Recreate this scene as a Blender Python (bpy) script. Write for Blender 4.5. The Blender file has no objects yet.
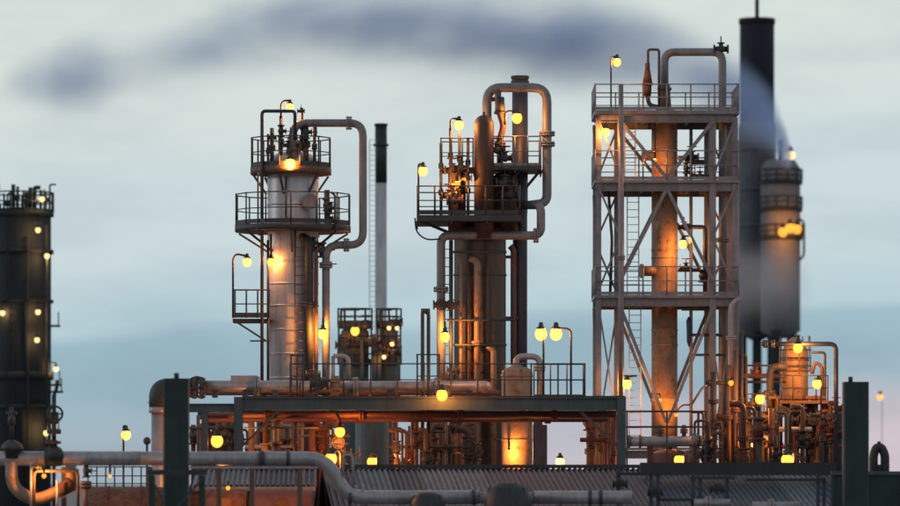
import bpy, math, random
from mathutils import Vector, Matrix
random.seed(7)
R = math.radians
scene = bpy.context.scene
col = scene.collection

# ------------------------------------------------------------------ camera
F, CZ, YH, CX = 4400.0, 5.0, 482.0, 450.0        # focal length in photo pixels, eye height, horizon row, centre column
cam_d = bpy.data.cameras.new('camera'); cam = bpy.data.objects.new('camera', cam_d); col.objects.link(cam)
cam_d.sensor_width = 36.0; cam_d.lens = 36.0 * F / 900.0
cam_d.shift_y = (YH - 253.0) / 900.0
cam_d.clip_start = 0.5; cam_d.clip_end = 9000
cam.location = (0, 0, CZ); cam.rotation_euler = (R(90), 0, 0)
cam_d.dof.use_dof = True; cam_d.dof.focus_distance = 150.0; cam_d.dof.aperture_fstop = 1.0
scene.camera = cam

def srgb(r, g, b):
    f = lambda c: (c / 255 / 12.92) if c / 255 <= 0.04045 else ((c / 255 + 0.055) / 1.055) ** 2.4
    return (f(r), f(g), f(b), 1.0)

# ------------------------------------------------------------------ world: thin overcast at dusk over a Nishita sky
SUN_EL, SUN_AZ = 10.0, -95.0
world = bpy.data.worlds.new('World'); scene.world = world; world.use_nodes = True
nt = world.node_tree; nt.nodes.clear()
def nd(t, kind, **kw):
    n = t.nodes.new(kind)
    for k, v in kw.items():
        if k in n.inputs: n.inputs[k].default_value = v
        else: setattr(n, k, v)
    return n
def ramp(t, stops, interp='EASE'):
    n = t.nodes.new('ShaderNodeValToRGB'); n.color_ramp.interpolation = interp
    e = n.color_ramp.elements
    while len(e) < len(stops): e.new(0.5)
    for i, (p, c) in enumerate(stops): e[i].position = p; e[i].color = c
    return n
L = nt.links.new
sky = nd(nt, 'ShaderNodeTexSky', sky_type='NISHITA'); sky.sun_disc = False
sky.sun_elevation = R(SUN_EL); sky.sun_rotation = R(SUN_AZ + 180); sky.air_density = 1.4; sky.dust_density = 1.0
bg_sky = nd(nt, 'ShaderNodeBackground', Strength=0.06); L(sky.outputs[0], bg_sky.inputs[0])
tc = nd(nt, 'ShaderNodeTexCoord')
mp = nd(nt, 'ShaderNodeMapping'); mp.inputs['Scale'].default_value = (7.0, 7.0, 26.0); L(tc.outputs['Generated'], mp.inputs[0])
n1 = nd(nt, 'ShaderNodeTexNoise', Scale=1.3, Detail=5.0, Roughness=0.55); L(mp.outputs[0], n1.inputs['Vector'])
n2 = nd(nt, 'ShaderNodeTexNoise', Scale=3.4, Detail=4.0, Roughness=0.5); L(mp.outputs[0], n2.inputs['Vector'])
sep = nd(nt, 'ShaderNodeSeparateXYZ'); L(tc.outputs['Generated'], sep.inputs[0])
m1 = nd(nt, 'ShaderNodeMath', operation='MULTIPLY_ADD'); L(n1.outputs[0], m1.inputs[0]); m1.inputs[1].default_value = 0.026; m1.inputs[2].default_value = -0.013
ab = nd(nt, 'ShaderNodeMath', operation='ABSOLUTE'); L(sep.outputs[2], ab.inputs[0])
m2 = nd(nt, 'ShaderNodeMath', operation='ADD'); L(ab.outputs[0], m2.inputs[0]); L(m1.outputs[0], m2.inputs[1])
tilt = nd(nt, 'ShaderNodeMath', operation='MULTIPLY_ADD'); L(sep.outputs[0], tilt.inputs[0]); tilt.inputs[1].default_value = -0.05; L(m2.outputs[0], tilt.inputs[2])
cr = ramp(nt, [(0.0, srgb(212, 200, 208)), (0.010, srgb(198, 194, 204)), (0.020, srgb(157, 186, 200)), (0.034, srgb(158, 190, 204)),
               (0.040, srgb(186, 211, 220)), (0.062, srgb(207, 222, 227)), (0.10, srgb(219, 228, 225)), (0.4, srgb(196, 204, 208)), (1.0, srgb(160, 170, 182))])
L(tilt.outputs[0], cr.inputs[0])
mul = nd(nt, 'ShaderNodeMix', data_type='RGBA', blend_type='MULTIPLY'); mul.inputs[0].default_value = 1.0
shade = ramp(nt, [(0.32, (0.92, 0.935, 0.95, 1)), (0.62, (1.03, 1.03, 1.02, 1))]); L(n2.outputs[0], shade.inputs[0])
pk = nd(nt, 'ShaderNodeMapRange'); L(sep.outputs[0], pk.inputs[0]); pk.inputs[1].default_value = -0.05; pk.inputs[2].default_value = 0.05
cr2 = ramp(nt, [(0.0, srgb(178, 188, 200)), (0.010, srgb(168, 186, 199)), (0.020, srgb(157, 186, 200)), (0.034, srgb(158, 190, 204)),
                (0.040, srgb(186, 211, 220)), (0.062, srgb(207, 222, 227)), (0.10, srgb(219, 228, 225)), (0.4, srgb(196, 204, 208)), (1.0, srgb(160, 170, 182))]); L(tilt.outputs[0], cr2.inputs[0])
hz = nd(nt, 'ShaderNodeMix', data_type='RGBA'); L(pk.outputs[0], hz.inputs[0]); L(cr2.outputs[0], hz.inputs[6]); L(cr.outputs[0], hz.inputs[7])
L(hz.outputs[2], mul.inputs[6]); L(shade.outputs[0], mul.inputs[7])
bg_cl = nd(nt, 'ShaderNodeBackground', Strength=1.0); L(mul.outputs[2], bg_cl.inputs[0])
mix = nd(nt, 'ShaderNodeMixShader'); mix.inputs[0].default_value = 0.92
L(bg_sky.outputs[0], mix.inputs[1]); L(bg_cl.outputs[0], mix.inputs[2])
wo = nd(nt, 'ShaderNodeOutputWorld'); L(mix.outputs[0], wo.inputs[0])

# ------------------------------------------------------------------ sun behind the cloud
sd = bpy.data.lights.new('sun', 'SUN'); sd.energy = 0.5; sd.angle = R(18); sd.color = (1.0, 0.90, 0.82)
so = bpy.data.objects.new('sun', sd); col.objects.link(so)
az, el = R(SUN_AZ), R(SUN_EL)                      # azimuth measured from straight behind the camera
to_sun = Vector((math.sin(az) * math.cos(el), -math.cos(az) * math.cos(el), math.sin(el)))
so.rotation_euler = to_sun.to_track_quat('Z', 'Y').to_euler(); so.location = (-40, -40, 60)
vs = scene.view_settings
scene.display_settings.display_device = 'sRGB'
vs.view_transform = 'Standard'; vs.look = 'None'; vs.exposure = 0.0; vs.gamma = 1.0; vs.use_curve_mapping = False
cy = scene.cycles
cy.use_denoising = True; cy.max_bounces = 5; cy.diffuse_bounces = 3; cy.glossy_bounces = 3; cy.transparent_max_bounces = 12
cy.volume_bounces = 2; cy.sample_clamp_indirect = 4.0

# ------------------------------------------------------------------ materials
MATS = {}
def material(name, base, rough=0.55, metal=0.0, var=0.3, rust=0.0, rust_col=(0.16, 0.055, 0.022), scale=1.6, streak=0.25, bump=0.15):
    m = bpy.data.materials.new(name); m.use_nodes = True; t = m.node_tree; t.nodes.clear(); k = t.links.new
    out = nd(t, 'ShaderNodeOutputMaterial'); b = nd(t, 'ShaderNodeBsdfPrincipled', Roughness=rough, Metallic=metal)
    g = nd(t, 'ShaderNodeNewGeometry')
    na = nd(t, 'ShaderNodeTexNoise', Scale=scale, Detail=6.0, Roughness=0.62); k(g.outputs['Position'], na.inputs['Vector'])
    ma = nd(t, 'ShaderNodeMapping'); ma.inputs['Scale'].default_value = (7, 7, 0.5); k(g.outputs['Position'], ma.inputs[0])
    ns = nd(t, 'ShaderNodeTexNoise', Scale=1.2, Detail=4.0, Roughness=0.6); k(ma.outputs[0], ns.inputs['Vector'])
    c = Vector(base)
    r1 = ramp(t, [(0.28, (*(c * (1 - var)), 1)), (0.72, (*(c * (1 + var * 0.7)), 1))], 'LINEAR'); k(na.outputs[0], r1.inputs[0])
    r2 = ramp(t, [(0.30, (1 - streak, 1 - streak * 1.05, 1 - streak * 1.1, 1)), (0.60, (1, 1, 1, 1))], 'LINEAR'); k(ns.outputs[0], r2.inputs[0])
    mx = nd(t, 'ShaderNodeMix', data_type='RGBA', blend_type='MULTIPLY'); mx.inputs[0].default_value = 1.0
    k(r1.outputs[0], mx.inputs[6]); k(r2.outputs[0], mx.inputs[7])
    last = mx.outputs[2]
    if rust > 0:
        nr = nd(t, 'ShaderNodeTexNoise', Scale=scale * 2.3, Detail=8.0, Roughness=0.7); k(g.outputs['Position'], nr.inputs['Vector'])
        ad = nd(t, 'ShaderNodeMath', operation='ADD'); k(nr.outputs[0], ad.inputs[0])
        sm = nd(t, 'ShaderNodeMath', operation='MULTIPLY_ADD'); k(ns.outputs[0], sm.inputs[0]); sm.inputs[1].default_value = 0.5; sm.inputs[2].default_value = -0.25
        k(sm.outputs[0], ad.inputs[1])
        lo = 0.72 - rust * 0.5
        rr = ramp(t, [(lo, (0, 0, 0, 1)), (lo + 0.12, (1, 1, 1, 1))], 'LINEAR'); k(ad.outputs[0], rr.inputs[0])
        mr = nd(t, 'ShaderNodeMix', data_type='RGBA'); k(rr.outputs[0], mr.inputs[0]); k(last, mr.inputs[6]); mr.inputs[7].default_value = (*rust_col, 1)
        last = mr.outputs[2]
        ro = nd(t, 'ShaderNodeMath', operation='MULTIPLY_ADD'); k(rr.outputs[0], ro.inputs[0]); ro.inputs[1].default_value = 0.9 - rough; ro.inputs[2].default_value = rough
        k(ro.outputs[0], b.inputs['Roughness'])
    k(last, b.inputs['Base Color'])
    nb = nd(t, 'ShaderNodeTexNoise', Scale=scale * 9, Detail=3.0); k(g.outputs['Position'], nb.inputs['Vector'])
    bp = nd(t, 'ShaderNodeBump', Strength=bump, Distance=0.02); k(nb.outputs[0], bp.inputs['Height']); k(bp.outputs[0], b.inputs['Normal'])
    k(b.outputs[0], out.inputs[0]); MATS[name] = m; return m

material('silver_cladding', (0.40, 0.41, 0.45), 0.42, 0.35, 0.22, 0.12, scale=1.1, streak=0.30)
material('grey_steel', (0.17, 0.172, 0.19), 0.5, 0.1, 0.3, 0.08)
material('light_pipe', (0.29, 0.275, 0.30), 0.42, 0.3, 0.25, 0.16)
material('dark_steel', (0.032, 0.036, 0.042), 0.6, 0.0, 0.35, 0.2)
material('brown_steel', (0.10, 0.070, 0.058), 0.6, 0.0, 0.35, 0.45)
material('dark_column', (0.060, 0.040, 0.031), 0.6, 0.0, 0.35, 0.32, scale=0.9)
material('navy_steel', (0.035, 0.045, 0.075), 0.5, 0.2, 0.3, 0.05)
material('charcoal', (0.022, 0.025, 0.03), 0.6, 0.1, 0.3, 0.05)
material('red_oxide', (0.10, 0.030, 0.024), 0.6, 0.1, 0.35, 0.2)
material('rust', (0.13, 0.055, 0.03), 0.8, 0.1, 0.5, 0.5, (0.06, 0.026, 0.016), scale=2.2, bump=0.4)
material('ochre_steel', (0.24, 0.165, 0.115), 0.6, 0.1, 0.35, 0.35)
material('teal_steel', (0.05, 0.072, 0.084), 0.6, 0.0, 0.3, 0.15)
material('green_paint', (0.011, 0.026, 0.027), 0.7, 0.0, 0.4, 0.03)
material('galvanised', (0.33, 0.34, 0.36), 0.45, 0.5, 0.25, 0.1)
material('tower_steel', (0.20, 0.195, 0.215), 0.5, 0.1, 0.3, 0.10)
material('roof_sheet', (0.052, 0.072, 0.100), 0.75, 0.0, 0.35, 0.04, scale=2.5, streak=0.45)
material('roof_sheet_pale', (0.11, 0.14, 0.175), 0.75, 0.0, 0.35, 0.1, scale=2.5, streak=0.4)
material('dark_wall', (0.05, 0.052, 0.056), 0.8, 0.0, 0.4, 0.1)
material('far_dark', (0.011, 0.019, 0.026), 0.85, 0.0, 0.35, 0.03, scale=0.4)
material('far_stack', (0.008, 0.012, 0.022), 0.95, 0.0, 0.25, 0, scale=0.3)
material('far_body', (0.085, 0.092, 0.115), 0.9, 0.0, 0.3, 0.05, scale=0.3)
material('far_pale', (0.115, 0.135, 0.16), 0.9, 0.0, 0.25, 0.03, scale=0.3)
material('pale_stack', (0.42, 0.43, 0.45), 0.6, 0.0, 0.2, 0.03, scale=0.6)
material('concrete', (0.20, 0.195, 0.185), 0.9, 0.0, 0.4, 0.0, scale=0.25, bump=0.3)
material('stencil', (0.06, 0.03, 0.02), 0.8, 0.0, 0.2, 0)
def glow(name, rgb, strength):
    m = bpy.data.materials.new(name); m.use_nodes = True; t = m.node_tree; t.nodes.clear()
    o = nd(t, 'ShaderNodeOutputMaterial'); e = nd(t, 'ShaderNodeEmission', Color=(*rgb, 1), Strength=strength)
    tr = nd(t, 'ShaderNodeBsdfTransparent'); tr.inputs[0].default_value = (0.5, 0.5, 0.5, 1)
    a = nd(t, 'ShaderNodeAddShader'); t.links.new(e.outputs[0], a.inputs[0]); t.links.new(tr.outputs[0], a.inputs[1]); t.links.new(a.outputs[0], o.inputs[0])
    MATS[name] = m
glow('amber_glass', (1.0, 0.50, 0.06), 1.35)
glow('pale_glass', (1.0, 0.68, 0.28), 1.2)
glow('orange_glass', (1.0, 0.36, 0.04), 1.1)

# ------------------------------------------------------------------ helpers
def P(x, y, d): return Vector(((x - CX) * d / F, d, CZ + (YH - y) * d / F))      # photo pixel at distance d
def px(n, d): return n * d / F
class MB:
    def __init__(s): s.v = []; s.f = []; s.s = []
    def add(s, vs_, fs, smooth):
        o = len(s.v); s.v += [Vector(v) for v in vs_]
        for i, f in enumerate(fs):
            s.f.append([o + k for k in f]); s.s.append(smooth[i] if isinstance(smooth, list) else smooth)
        return s
    def cyl(s, a, b, r0, r1=None, n=14, cap=True):
        a, b = Vector(a), Vector(b); r1 = r0 if r1 is None else r1
        q = (b - a).to_track_quat('Z', 'Y')
        vs_ = [a + q @ Vector((r0 * math.cos(6.28318 * i / n), r0 * math.sin(6.28318 * i / n), 0)) for i in range(n)]
        vs_ += [b + q @ Vector((r1 * math.cos(6.28318 * i / n), r1 * math.sin(6.28318 * i / n), 0)) for i in range(n)]
        fs = [[i, (i + 1) % n, n + (i + 1) % n, n + i] for i in range(n)]; sm = [True] * n
        if cap: fs += [list(range(n))[::-1], list(range(n, 2 * n))]; sm += [False, False]
        return s.add(vs_, fs, sm)
    def tube(s, pts, r, bend=None, n=10, seg=5):
        pts = [Vector(p) for p in pts]; bend = 2.6 * r if bend is None else bend
        path = [pts[0]]
        for i in range(1, len(pts) - 1):
            p, u, w = pts[i], (pts[i - 1] - pts[i]), (pts[i + 1] - pts[i])
            if u.length < 1e-6 or w.length < 1e-6: continue
            d = min(bend, u.length * 0.48, w.length * 0.48); a, c = p + u.normalized() * d, p + w.normalized() * d
            for k in range(seg + 1):
                t = k / seg; path.append(a * (1 - t) ** 2 + p * 2 * t * (1 - t) + c * t * t)
        path.append(pts[-1])
        rings = []; q = None
        for i, p in enumerate(path):
            t = (path[min(i + 1, len(path) - 1)] - path[max(i - 1, 0)]).normalized()
            if q is None: q = t.to_track_quat('Z', 'Y')
            else: q = (q @ Vector((0, 0, 1))).rotation_difference(t) @ q
            rings.append([p + q @ Vector((r * math.cos(6.28318 * k / n), r * math.sin(6.28318 * k / n), 0)) for k in range(n)])
        vs_ = [v for rg in rings for v in rg]; fs = []; m = len(rings)
        for i in range(m - 1):
            for k in range(n): fs.append([i * n + k, i * n + (k + 1) % n, (i + 1) * n + (k + 1) % n, (i + 1) * n + k])
        sm = [True] * len(fs); fs += [list(range(n))[::-1], list(range((m - 1) * n, m * n))]; sm += [False, False]
        return s.add(vs_, fs, sm)
    def box(s, c, size, q=None):
        c = Vector(c); h = Vector(size) / 2
        vs_ = [Vector((x * h.x, y * h.y, z * h.z)) for x in (-1, 1) for y in (-1, 1) for z in (-1, 1)]
        if q is not None: vs_ = [q @ v for v in vs_]
        return s.add([c + v for v in vs_], [[0, 1, 3, 2], [4, 6, 7, 5], [0, 4, 5, 1], [2, 3, 7, 6], [0, 2, 6, 4], [1, 5, 7, 3]], False)
    def bar(s, a, b, w, h=None):
        a, b = Vector(a), Vector(b); h = w if h is None else h
        d = b - a; z = d.normalized(); up = Vector((0, 0, 1)) if abs(z.z) < 0.95 else Vector((0, 1, 0))
        x = up.cross(z).normalized(); y = z.cross(x)
        q = Matrix((x, y, z)).transposed().to_quaternion()
        return s.box((a + b) / 2, (w, h, d.length), q)
    def ibeam(s, a, b, w, h):
        a, b = Vector(a), Vector(b); z = (b - a).normalized(); up = Vector((0, 0, 1)) if abs(z.z) < 0.95 else Vector((0, 1, 0))
        x = up.cross(z).normalized(); y = z.cross(x); t = max(0.012, h * 0.09)
        s.bar(a + y * (h - t) / 2, b + y * (h - t) / 2, w, t); s.bar(a - y * (h - t) / 2, b - y * (h - t) / 2, w, t)
        return s.bar(a, b, t, h - 2 * t - 0.002)
    def lathe(s, c, prof, n=20, cap=True):
        c = Vector(c); vs_ = []; fs = []
        for r, z in prof: vs_ += [c + Vector((r * math.cos(6.28318 * (i + .5) / n), r * math.sin(6.28318 * (i + .5) / n), z)) for i in range(n)]
        m = len(prof)
        for j in range(m - 1):
            for i in range(n): fs.append([j * n + i, j * n + (i + 1) % n, (j + 1) * n + (i + 1) % n, (j + 1) * n + i])
        sm = [n > 10] * len(fs)
        if cap: fs += [list(range(n))[::-1], list(range((m - 1) * n, m * n))]; sm += [False, False]
        return s.add(vs_, fs, sm)
    def vessel(s, c, r, z0, z1, dome=0.5, n=24, base=False):
        c = Vector((c[0], c[1], 0)); k = 6; pr = []
        pr += [(r, z0)]
        for i in range(k + 1):
            a = i / k * 1.5708; pr.append((max(0.004, r * math.cos(a)), z1 - r * dome + r * dome * math.sin(a)))
        return s.lathe(c, pr, n)
    def ball(s, c, r, sz=1.0, n=12, m=8):
        pr = [(max(0.001, r * math.sin(math.pi * j / m)), -r * sz * math.cos(math.pi * j / m)) for j in range(m + 1)]
        return s.lathe(c, pr, n)
    def ring(s, c, rad, r, axis='Y', n=18, k=6):
        c = Vector(c); vs_ = []; fs = []
        for i in range(n):
            a = 6.28318 * i / n
            for j in range(k):
                b = 6.28318 * j / k; rr = rad + r * math.cos(b); h = r * math.sin(b)
                p = (rr * math.cos(a), rr * math.sin(a), h)
                if axis == 'Y': p = (p[0], p[2], p[1])
                elif axis == 'X': p = (p[2], p[0], p[1])
                vs_.append(c + Vector(p)); fs.append([i * k + j, ((i + 1) % n) * k + j, ((i + 1) % n) * k + (j + 1) % k, i * k + (j + 1) % k])
        return s.add(vs_, fs, True)
    def mesh(s, name, off=Vector()):
        me = bpy.data.meshes.new(name); me.from_pydata([v - off for v in s.v], [], s.f)
        me.polygons.foreach_set('use_smooth', s.s); me.update()
        return me
    def build(s, name, mat, parent):
        o = bpy.data.objects.new(name, s.mesh(name, ORG[root(parent).name] if parent else Vector())); col.objects.link(o)
        o.data.materials.append(MATS[mat]); o.parent = parent
        return o
ORG = {}
def root(o):
    while o.parent: o = o.parent
    return o
def tag(o, label, cat, group=None, kind=None):
    if label: o['label'] = label
    if cat: o['category'] = cat
    if group: o['group'] = group
    if kind: o['kind'] = kind
    return o
def thing(name, label, cat, x, d, group=None, z=0.0):
    o = bpy.data.objects.new(name, None); col.objects.link(o); o.empty_display_size = 0.3
    p = P(x, YH, d); o.location = (p.x, p.y, z); ORG[o.name] = o.location.copy()
    return tag(o, label, cat, group, 'thing')
def hold(name, parent):                       # an empty part that only carries its pieces
    o = bpy.data.objects.new(name, None); col.objects.link(o); o.parent = parent; o.empty_display_size = 0.2; return o
SHARED = {}
def inst(key, name, mat, parent, loc, make, rot=None):
    k = (key, mat)
    if k not in SHARED:
        mb = MB(); make(mb); me = mb.mesh(name); me.materials.append(MATS[mat]); SHARED[k] = me
    o = bpy.data.objects.new(name, SHARED[k]); col.objects.link(o); o.parent = parent
    o.location = Vector(loc) - ORG[root(parent).name]
    if rot: o.rotation_euler = rot
    return o
def railing(parent, path, h, n_between, mat, closed=False, rr=0.022, toe=0.10, mid=True):
    """top_rail, mid_rail, toe_board and every post along a walkway edge"""
    pts = [Vector(p) for p in path]; loop = pts + ([pts[0]] if closed else [])
    up = Vector((0, 0, h))
    tr = MB(); mr = MB(); tb = MB()
    for a, b in zip(loop[:-1], loop[1:]):
        tr.cyl(a + up, b + up, rr, n=6); mr.cyl(a + up * 0.5, b + up * 0.5, rr * 0.85, n=6)
        if toe: tb.bar(a + Vector((0, 0, toe / 2 + 0.01)), b + Vector((0, 0, toe / 2 + 0.01)), 0.012, toe)
    tr.build('top_rail', mat, parent)
    if mid: mr.build('mid_rail', mat, parent)
    if toe: tb.build('toe_board', mat, parent)
    posts = []
    for a, b in zip(loop[:-1], loop[1:]):
        for k in range(n_between): posts.append(a + (b - a) * k / n_between)
    if not closed: posts.append(loop[-1])
    for p in posts:
        inst('post%.2f%.3f' % (h, rr), 'post', mat, parent, p, lambda m: m.cyl((0, 0, 0), (0, 0, h + rr), rr * 1.15, n=6))
def round_platform(t, c, r_in, r_out, z, h, sides, mat, rail_mat, thick=0.16, bracket=True, gap=None, name='platform', rr=0.022):
    c = Vector((c[0], c[1], 0))
    mb = MB(); mb.lathe(c, [(r_in, z - thick), (r_out, z - thick), (r_out, z), (r_in, z), (r_in, z - thick)], sides, cap=False)
    pl = mb.build(name, mat, t)
    rp = r_out - 0.04
    pts = [c + Vector((rp * math.cos(6.28318 * (i + .5) / sides), rp * math.sin(6.28318 * (i + .5) / sides), z)) for i in range(sides)]
    railing(pl, pts, h, 1, rail_mat, closed=True, toe=0.14, rr=rr)
    if bracket:
        for i in range(0, sides, 2):
            a = 6.28318 * (i + .5) / sides; d = Vector((math.cos(a), math.sin(a), 0))
            b = MB(); b.bar(c + d * (r_out - 0.1) + Vector((0, 0, z - thick - 0.03)), c + d * (r_in * 0.97) + Vector((0, 0, z - thick - 0.65)), 0.06)
            b.build('bracket', mat, pl)
    return pl
def pipe(t, pts, r, mat, d=None, name='pipe', bend=None, flanges=(), n=12):
    """pts: photo pixels (x, y[, distance]); flanges: indices along the straight runs as (segment, fraction)"""
    w = [P(p[0], p[1], p[2] if len(p) > 2 else d) for p in pts]
    o = MB().tube(w, r, bend, n=n).build(name, mat, t)
    for sgm, fr in flanges:
        a, b = w[sgm], w[sgm + 1]; c = a.lerp(b, fr); u = (b - a).normalized()
        f = MB(); f.cyl(c - u * 0.07, c - u * 0.012, r * 1.75, n=14); f.cyl(c + u * 0.012, c + u * 0.07, r * 1.75, n=14)
        for q in range(6):
            s1 = u.orthogonal().normalized(); s1.rotate(Matrix.Rotation(q * 1.0472, 3, u)); f.cyl(c - u * 0.1 + s1 * r * 1.45, c + u * 0.1 + s1 * r * 1.45, r * 0.14 + 0.004, n=5)
        f.build('flange', mat, o if o.parent and o.parent.parent is None else t)
    return o
def valve(t, x, y, d, r, mat='dark_steel', up=True, wheel=True, axis='x'):
    c = P(x, y, d); m = MB(); u = Vector((1, 0, 0)) if axis == 'x' else Vector((0, 0, 1))
    m.ball(c, r, 1.0, 12, 8); m.cyl(c - u * r * 1.9, c - u * r * 1.5, r * 1.15); m.cyl(c + u * r * 1.5, c + u * r * 1.9, r * 1.15)
    m.cyl(c - u * r * 1.5, c + u * r * 1.5, r * 0.7)
    s = Vector((0, 0, 1)) if axis == 'x' else Vector((1, 0, 0))
    if not up: s = Vector((0, -1, 0))
    m.cyl(c, c + s * r * 1.7, r * 0.55); m.cyl(c + s * r * 1.4, c + s * r * 1.65, r * 0.95)
    m.cyl(c + s * r * 1.7, c + s * r * 3.2, r * 0.16, n=8)
    o = m.build('valve', mat, t)
    if wheel:
        w = MB(); ax = 'Z' if s.z else ('X' if s.x else 'Y'); w.ring(c + s * r * 2.9, r * 1.25, r * 0.14, ax)
        a1, a2 = (Vector((1, 0, 0)), Vector((0, 1, 0))) if s.z else ((Vector((0, 1, 0)), Vector((0, 0, 1))) if s.x else (Vector((1, 0, 0)), Vector((0, 0, 1))))
        w.bar(c + s * r * 2.9 - a1 * r * 1.2, c + s * r * 2.9 + a1 * r * 1.2, r * 0.16); w.bar(c + s * r * 2.9 - a2 * r * 1.2, c + s * r * 2.9 + a2 * r * 1.2, r * 0.14)
        w.build('handwheel', mat, o)
    return o
def ladder(t, x, d, y0, y1, w=0.42, mat='galvanised', name='ladder', cage=False):
    a, b = P(x, y0, d), P(x, y1, d); lo, hi = (a, b) if a.z < b.z else (b, a)
    m = MB()
    for s in (-1, 1): m.bar(lo + Vector((s * w / 2, 0, 0)), hi + Vector((s * w / 2, 0, 0)), 0.045, 0.03)
    o = m.build(name, mat, t); z = lo.z + 0.2; zz = []
    while z < hi.z:
        inst('rung%.2f' % w, 'rung', mat, o, (lo.x, lo.y, z), lambda q: q.cyl((-w / 2, 0, 0), (w / 2, 0, 0), 0.016, n=6)); z += 0.3
    if cage:
        z = lo.z + 2.2
        while z < hi.z:
            inst('hoop%.2f' % w, 'cage_hoop', mat, o, (lo.x, lo.y - 0.33, z), lambda q: q.ring((0, 0, 0), 0.35, 0.018, 'Z', 14, 4)); z += 0.85
    return o

# ------------------------------------------------------------------ ground
g = MB(); g.add([(-4000, -500, 0), (4000, -500, 0), (4000, 7000, 0), (-4000, 7000, 0)], [[0, 1, 2, 3]], False)
go = g.build('ground', 'concrete', None); go['kind'] = 'structure'

# ------------------------------------------------------------------ lamps
def lamp(x, y, d, label, path=None, r=0.17, power=90, glass='amber_glass', mat='dark_steel', group='lit amber lamps of the plant', tint=(1.0, 0.31, 0.045), name='lamp', depth=0.45):
    c = P(x, y, d); t = thing(name, label, 'lamp', x, d, group, z=c.z)
    power *= 2.7; r *= 0.86
    m = MB(); m.ball(c, r, 1.1, 14, 10); m.build('globe', glass, t)
    h = MB(); h.lathe(c, [(r * 0.80, r * 0.78), (r * 0.72, r * 1.05), (r * 0.42, r * 1.25), (r * 0.34, r * 1.8), (0.02, r * 1.9)], 14); h.build('hood', mat, t)
    top = c + Vector((0, 0, r * 1.9))
    if path is None: pts = [top, top + Vector((0, 0, 0.18)), top + Vector((0, depth, 0.18)), top + Vector((0, depth, -0.25))]
    else: pts = [top] + [P(p[0], p[1], p[2] if len(p) > 2 else d) for p in path]
    MB().tube(pts, 0.034, 0.16, n=8).build('arm', mat, t)
    ld = bpy.data.lights.new('lamp_light', 'POINT'); ld.energy = power; ld.color = tint; ld.shadow_soft_size = r * 0.55
    lo = bpy.data.objects.new('lamp_light', ld); col.objects.link(lo); lo.parent = t; lo.location = (0, 0, -0.01)
    return t

# ------------------------------------------------------------------ tall silver column with two ringed platforms
D1 = 142.0; k1 = D1 / F
t = thing('distillation_column', 'tall silver clad column with two railed platforms and looping overhead pipe', 'column', 293, D1)
c = P(293, YH, D1); zt = P(0, 168, D1).z
MB().vessel(c, px(25.5, D1), 0, P(0, 151, D1).z, 0.45, 32).build('shell', 'silver_cladding', t)
for yy in (178, 205, 262, 284, 306, 330, 354, 378, 402, 426, 450):
    m = MB(); z = P(0, yy, D1).z; m.lathe((c.x, c.y, z), [(px(25.4, D1), -0.03), (px(26.0, D1), -0.03), (px(26.0, D1), 0.03), (px(25.4, D1), 0.03)], 32, cap=False); m.build('cladding_band', 'silver_cladding', t)
round_platform(t, c, px(25.8, D1), px(59, D1), P(0, 226, D1).z, 1.0, 14, 'dark_steel', 'dark_steel', 0.2)
round_platform(t, P(291, YH, D1), px(25.8, D1), px(41.5, D1), P(0, 168, D1).z, 0.95, 12, 'brown_steel', 'dark_steel', 0.22)
# overhead loop
pipe(t, [(293, 158), (293, 123), (363, 123), (363, 245), (326, 245), (326, 470)], px(3.9, D1), 'grey_steel', D1 - 0.9, 'overhead_pipe', bend=0.42, flanges=((1, .80), (3, .45), (4, .09)))
m = MB(); m.cyl(P(293, 160, D1 - .45), P(293, 134, D1 - .45), px(8, D1), px(4.6, D1)); m.cyl(P(293, 147, D1 - .45), P(293, 144.5, D1 - .45), px(9, D1)); m.build('top_nozzle', 'grey_steel', t)
pipe(t, [(262, 470), (262, 111), (295, 111), (295, 140)], px(1.7, D1), 'dark_steel', D1 - 1.0, 'vent_pipe', bend=0.12)
pipe(t, [(309, 470), (309, 240), (300, 236, D1 - .6)], px(4.2, D1), 'dark_steel', D1 - 1.0, 'riser_pipe', bend=0.15, flanges=((0, .72),))
pipe(t, [(316, 470), (316, 250), (322, 246)], px(1.9, D1), 'brown_steel', D1 - .95, 'drain_pipe')
pipe(t, [(286, 226), (286, 176)], px(0.9, D1), 'dark_steel', D1 - .95, 'conduit'); pipe(t, [(295, 257), (295, 222)], px(1.1, D1), 'dark_steel', D1 - .95, 'conduit')
pipe(t, [(268, 385), (268, 240)], px(1.3, D1), 'dark_steel', D1 - .95, 'conduit'); pipe(t, [(262.5, 235), (258, 235), (258, 140)], px(0.9, D1), 'dark_steel', D1 - 1.5, 'conduit')
for x, y0, y1, r in ((272, 128, 172, 2.0), (281, 116, 172, 1.7), (306, 122, 172, 2.6), (314.5, 126, 172, 1.6), (302, 108, 150, 1.3), (268, 134, 172, 1.2)):
    pipe(t, [(x, y1), (x, y0)], px(r, D1), 'dark_steel', D1 - .5 - random.random() * .4, 'stub_pipe', flanges=((0, .55),))
for x, y, r in ((281, 131, 3.2), (306, 132, 3.6), (288, 145, 2.6), (300, 145, 2.6), (301, 111, 2.0), (272, 138, 2.4)): valve(t, x, y, D1 - .9, px(r, D1), wheel=r > 2.5, axis='z' if r > 3 else 'x')
m = MB(); q = P(310, 202, D1 - .62); m.cyl(q, q + Vector((0, -.28, 0)), px(6.2, D1)); m.cyl(q + Vector((0, -.28, 0)), q + Vector((0, -.34, 0)), px(8, D1), n=20)
for a in range(10): m.cyl(q + Vector((.225 * math.cos(a * .628), -.33, .225 * math.sin(a * .628))), q + Vector((.225 * math.cos(a * .628), -.37, .225 * math.sin(a * .628))), .018, n=6)
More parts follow.
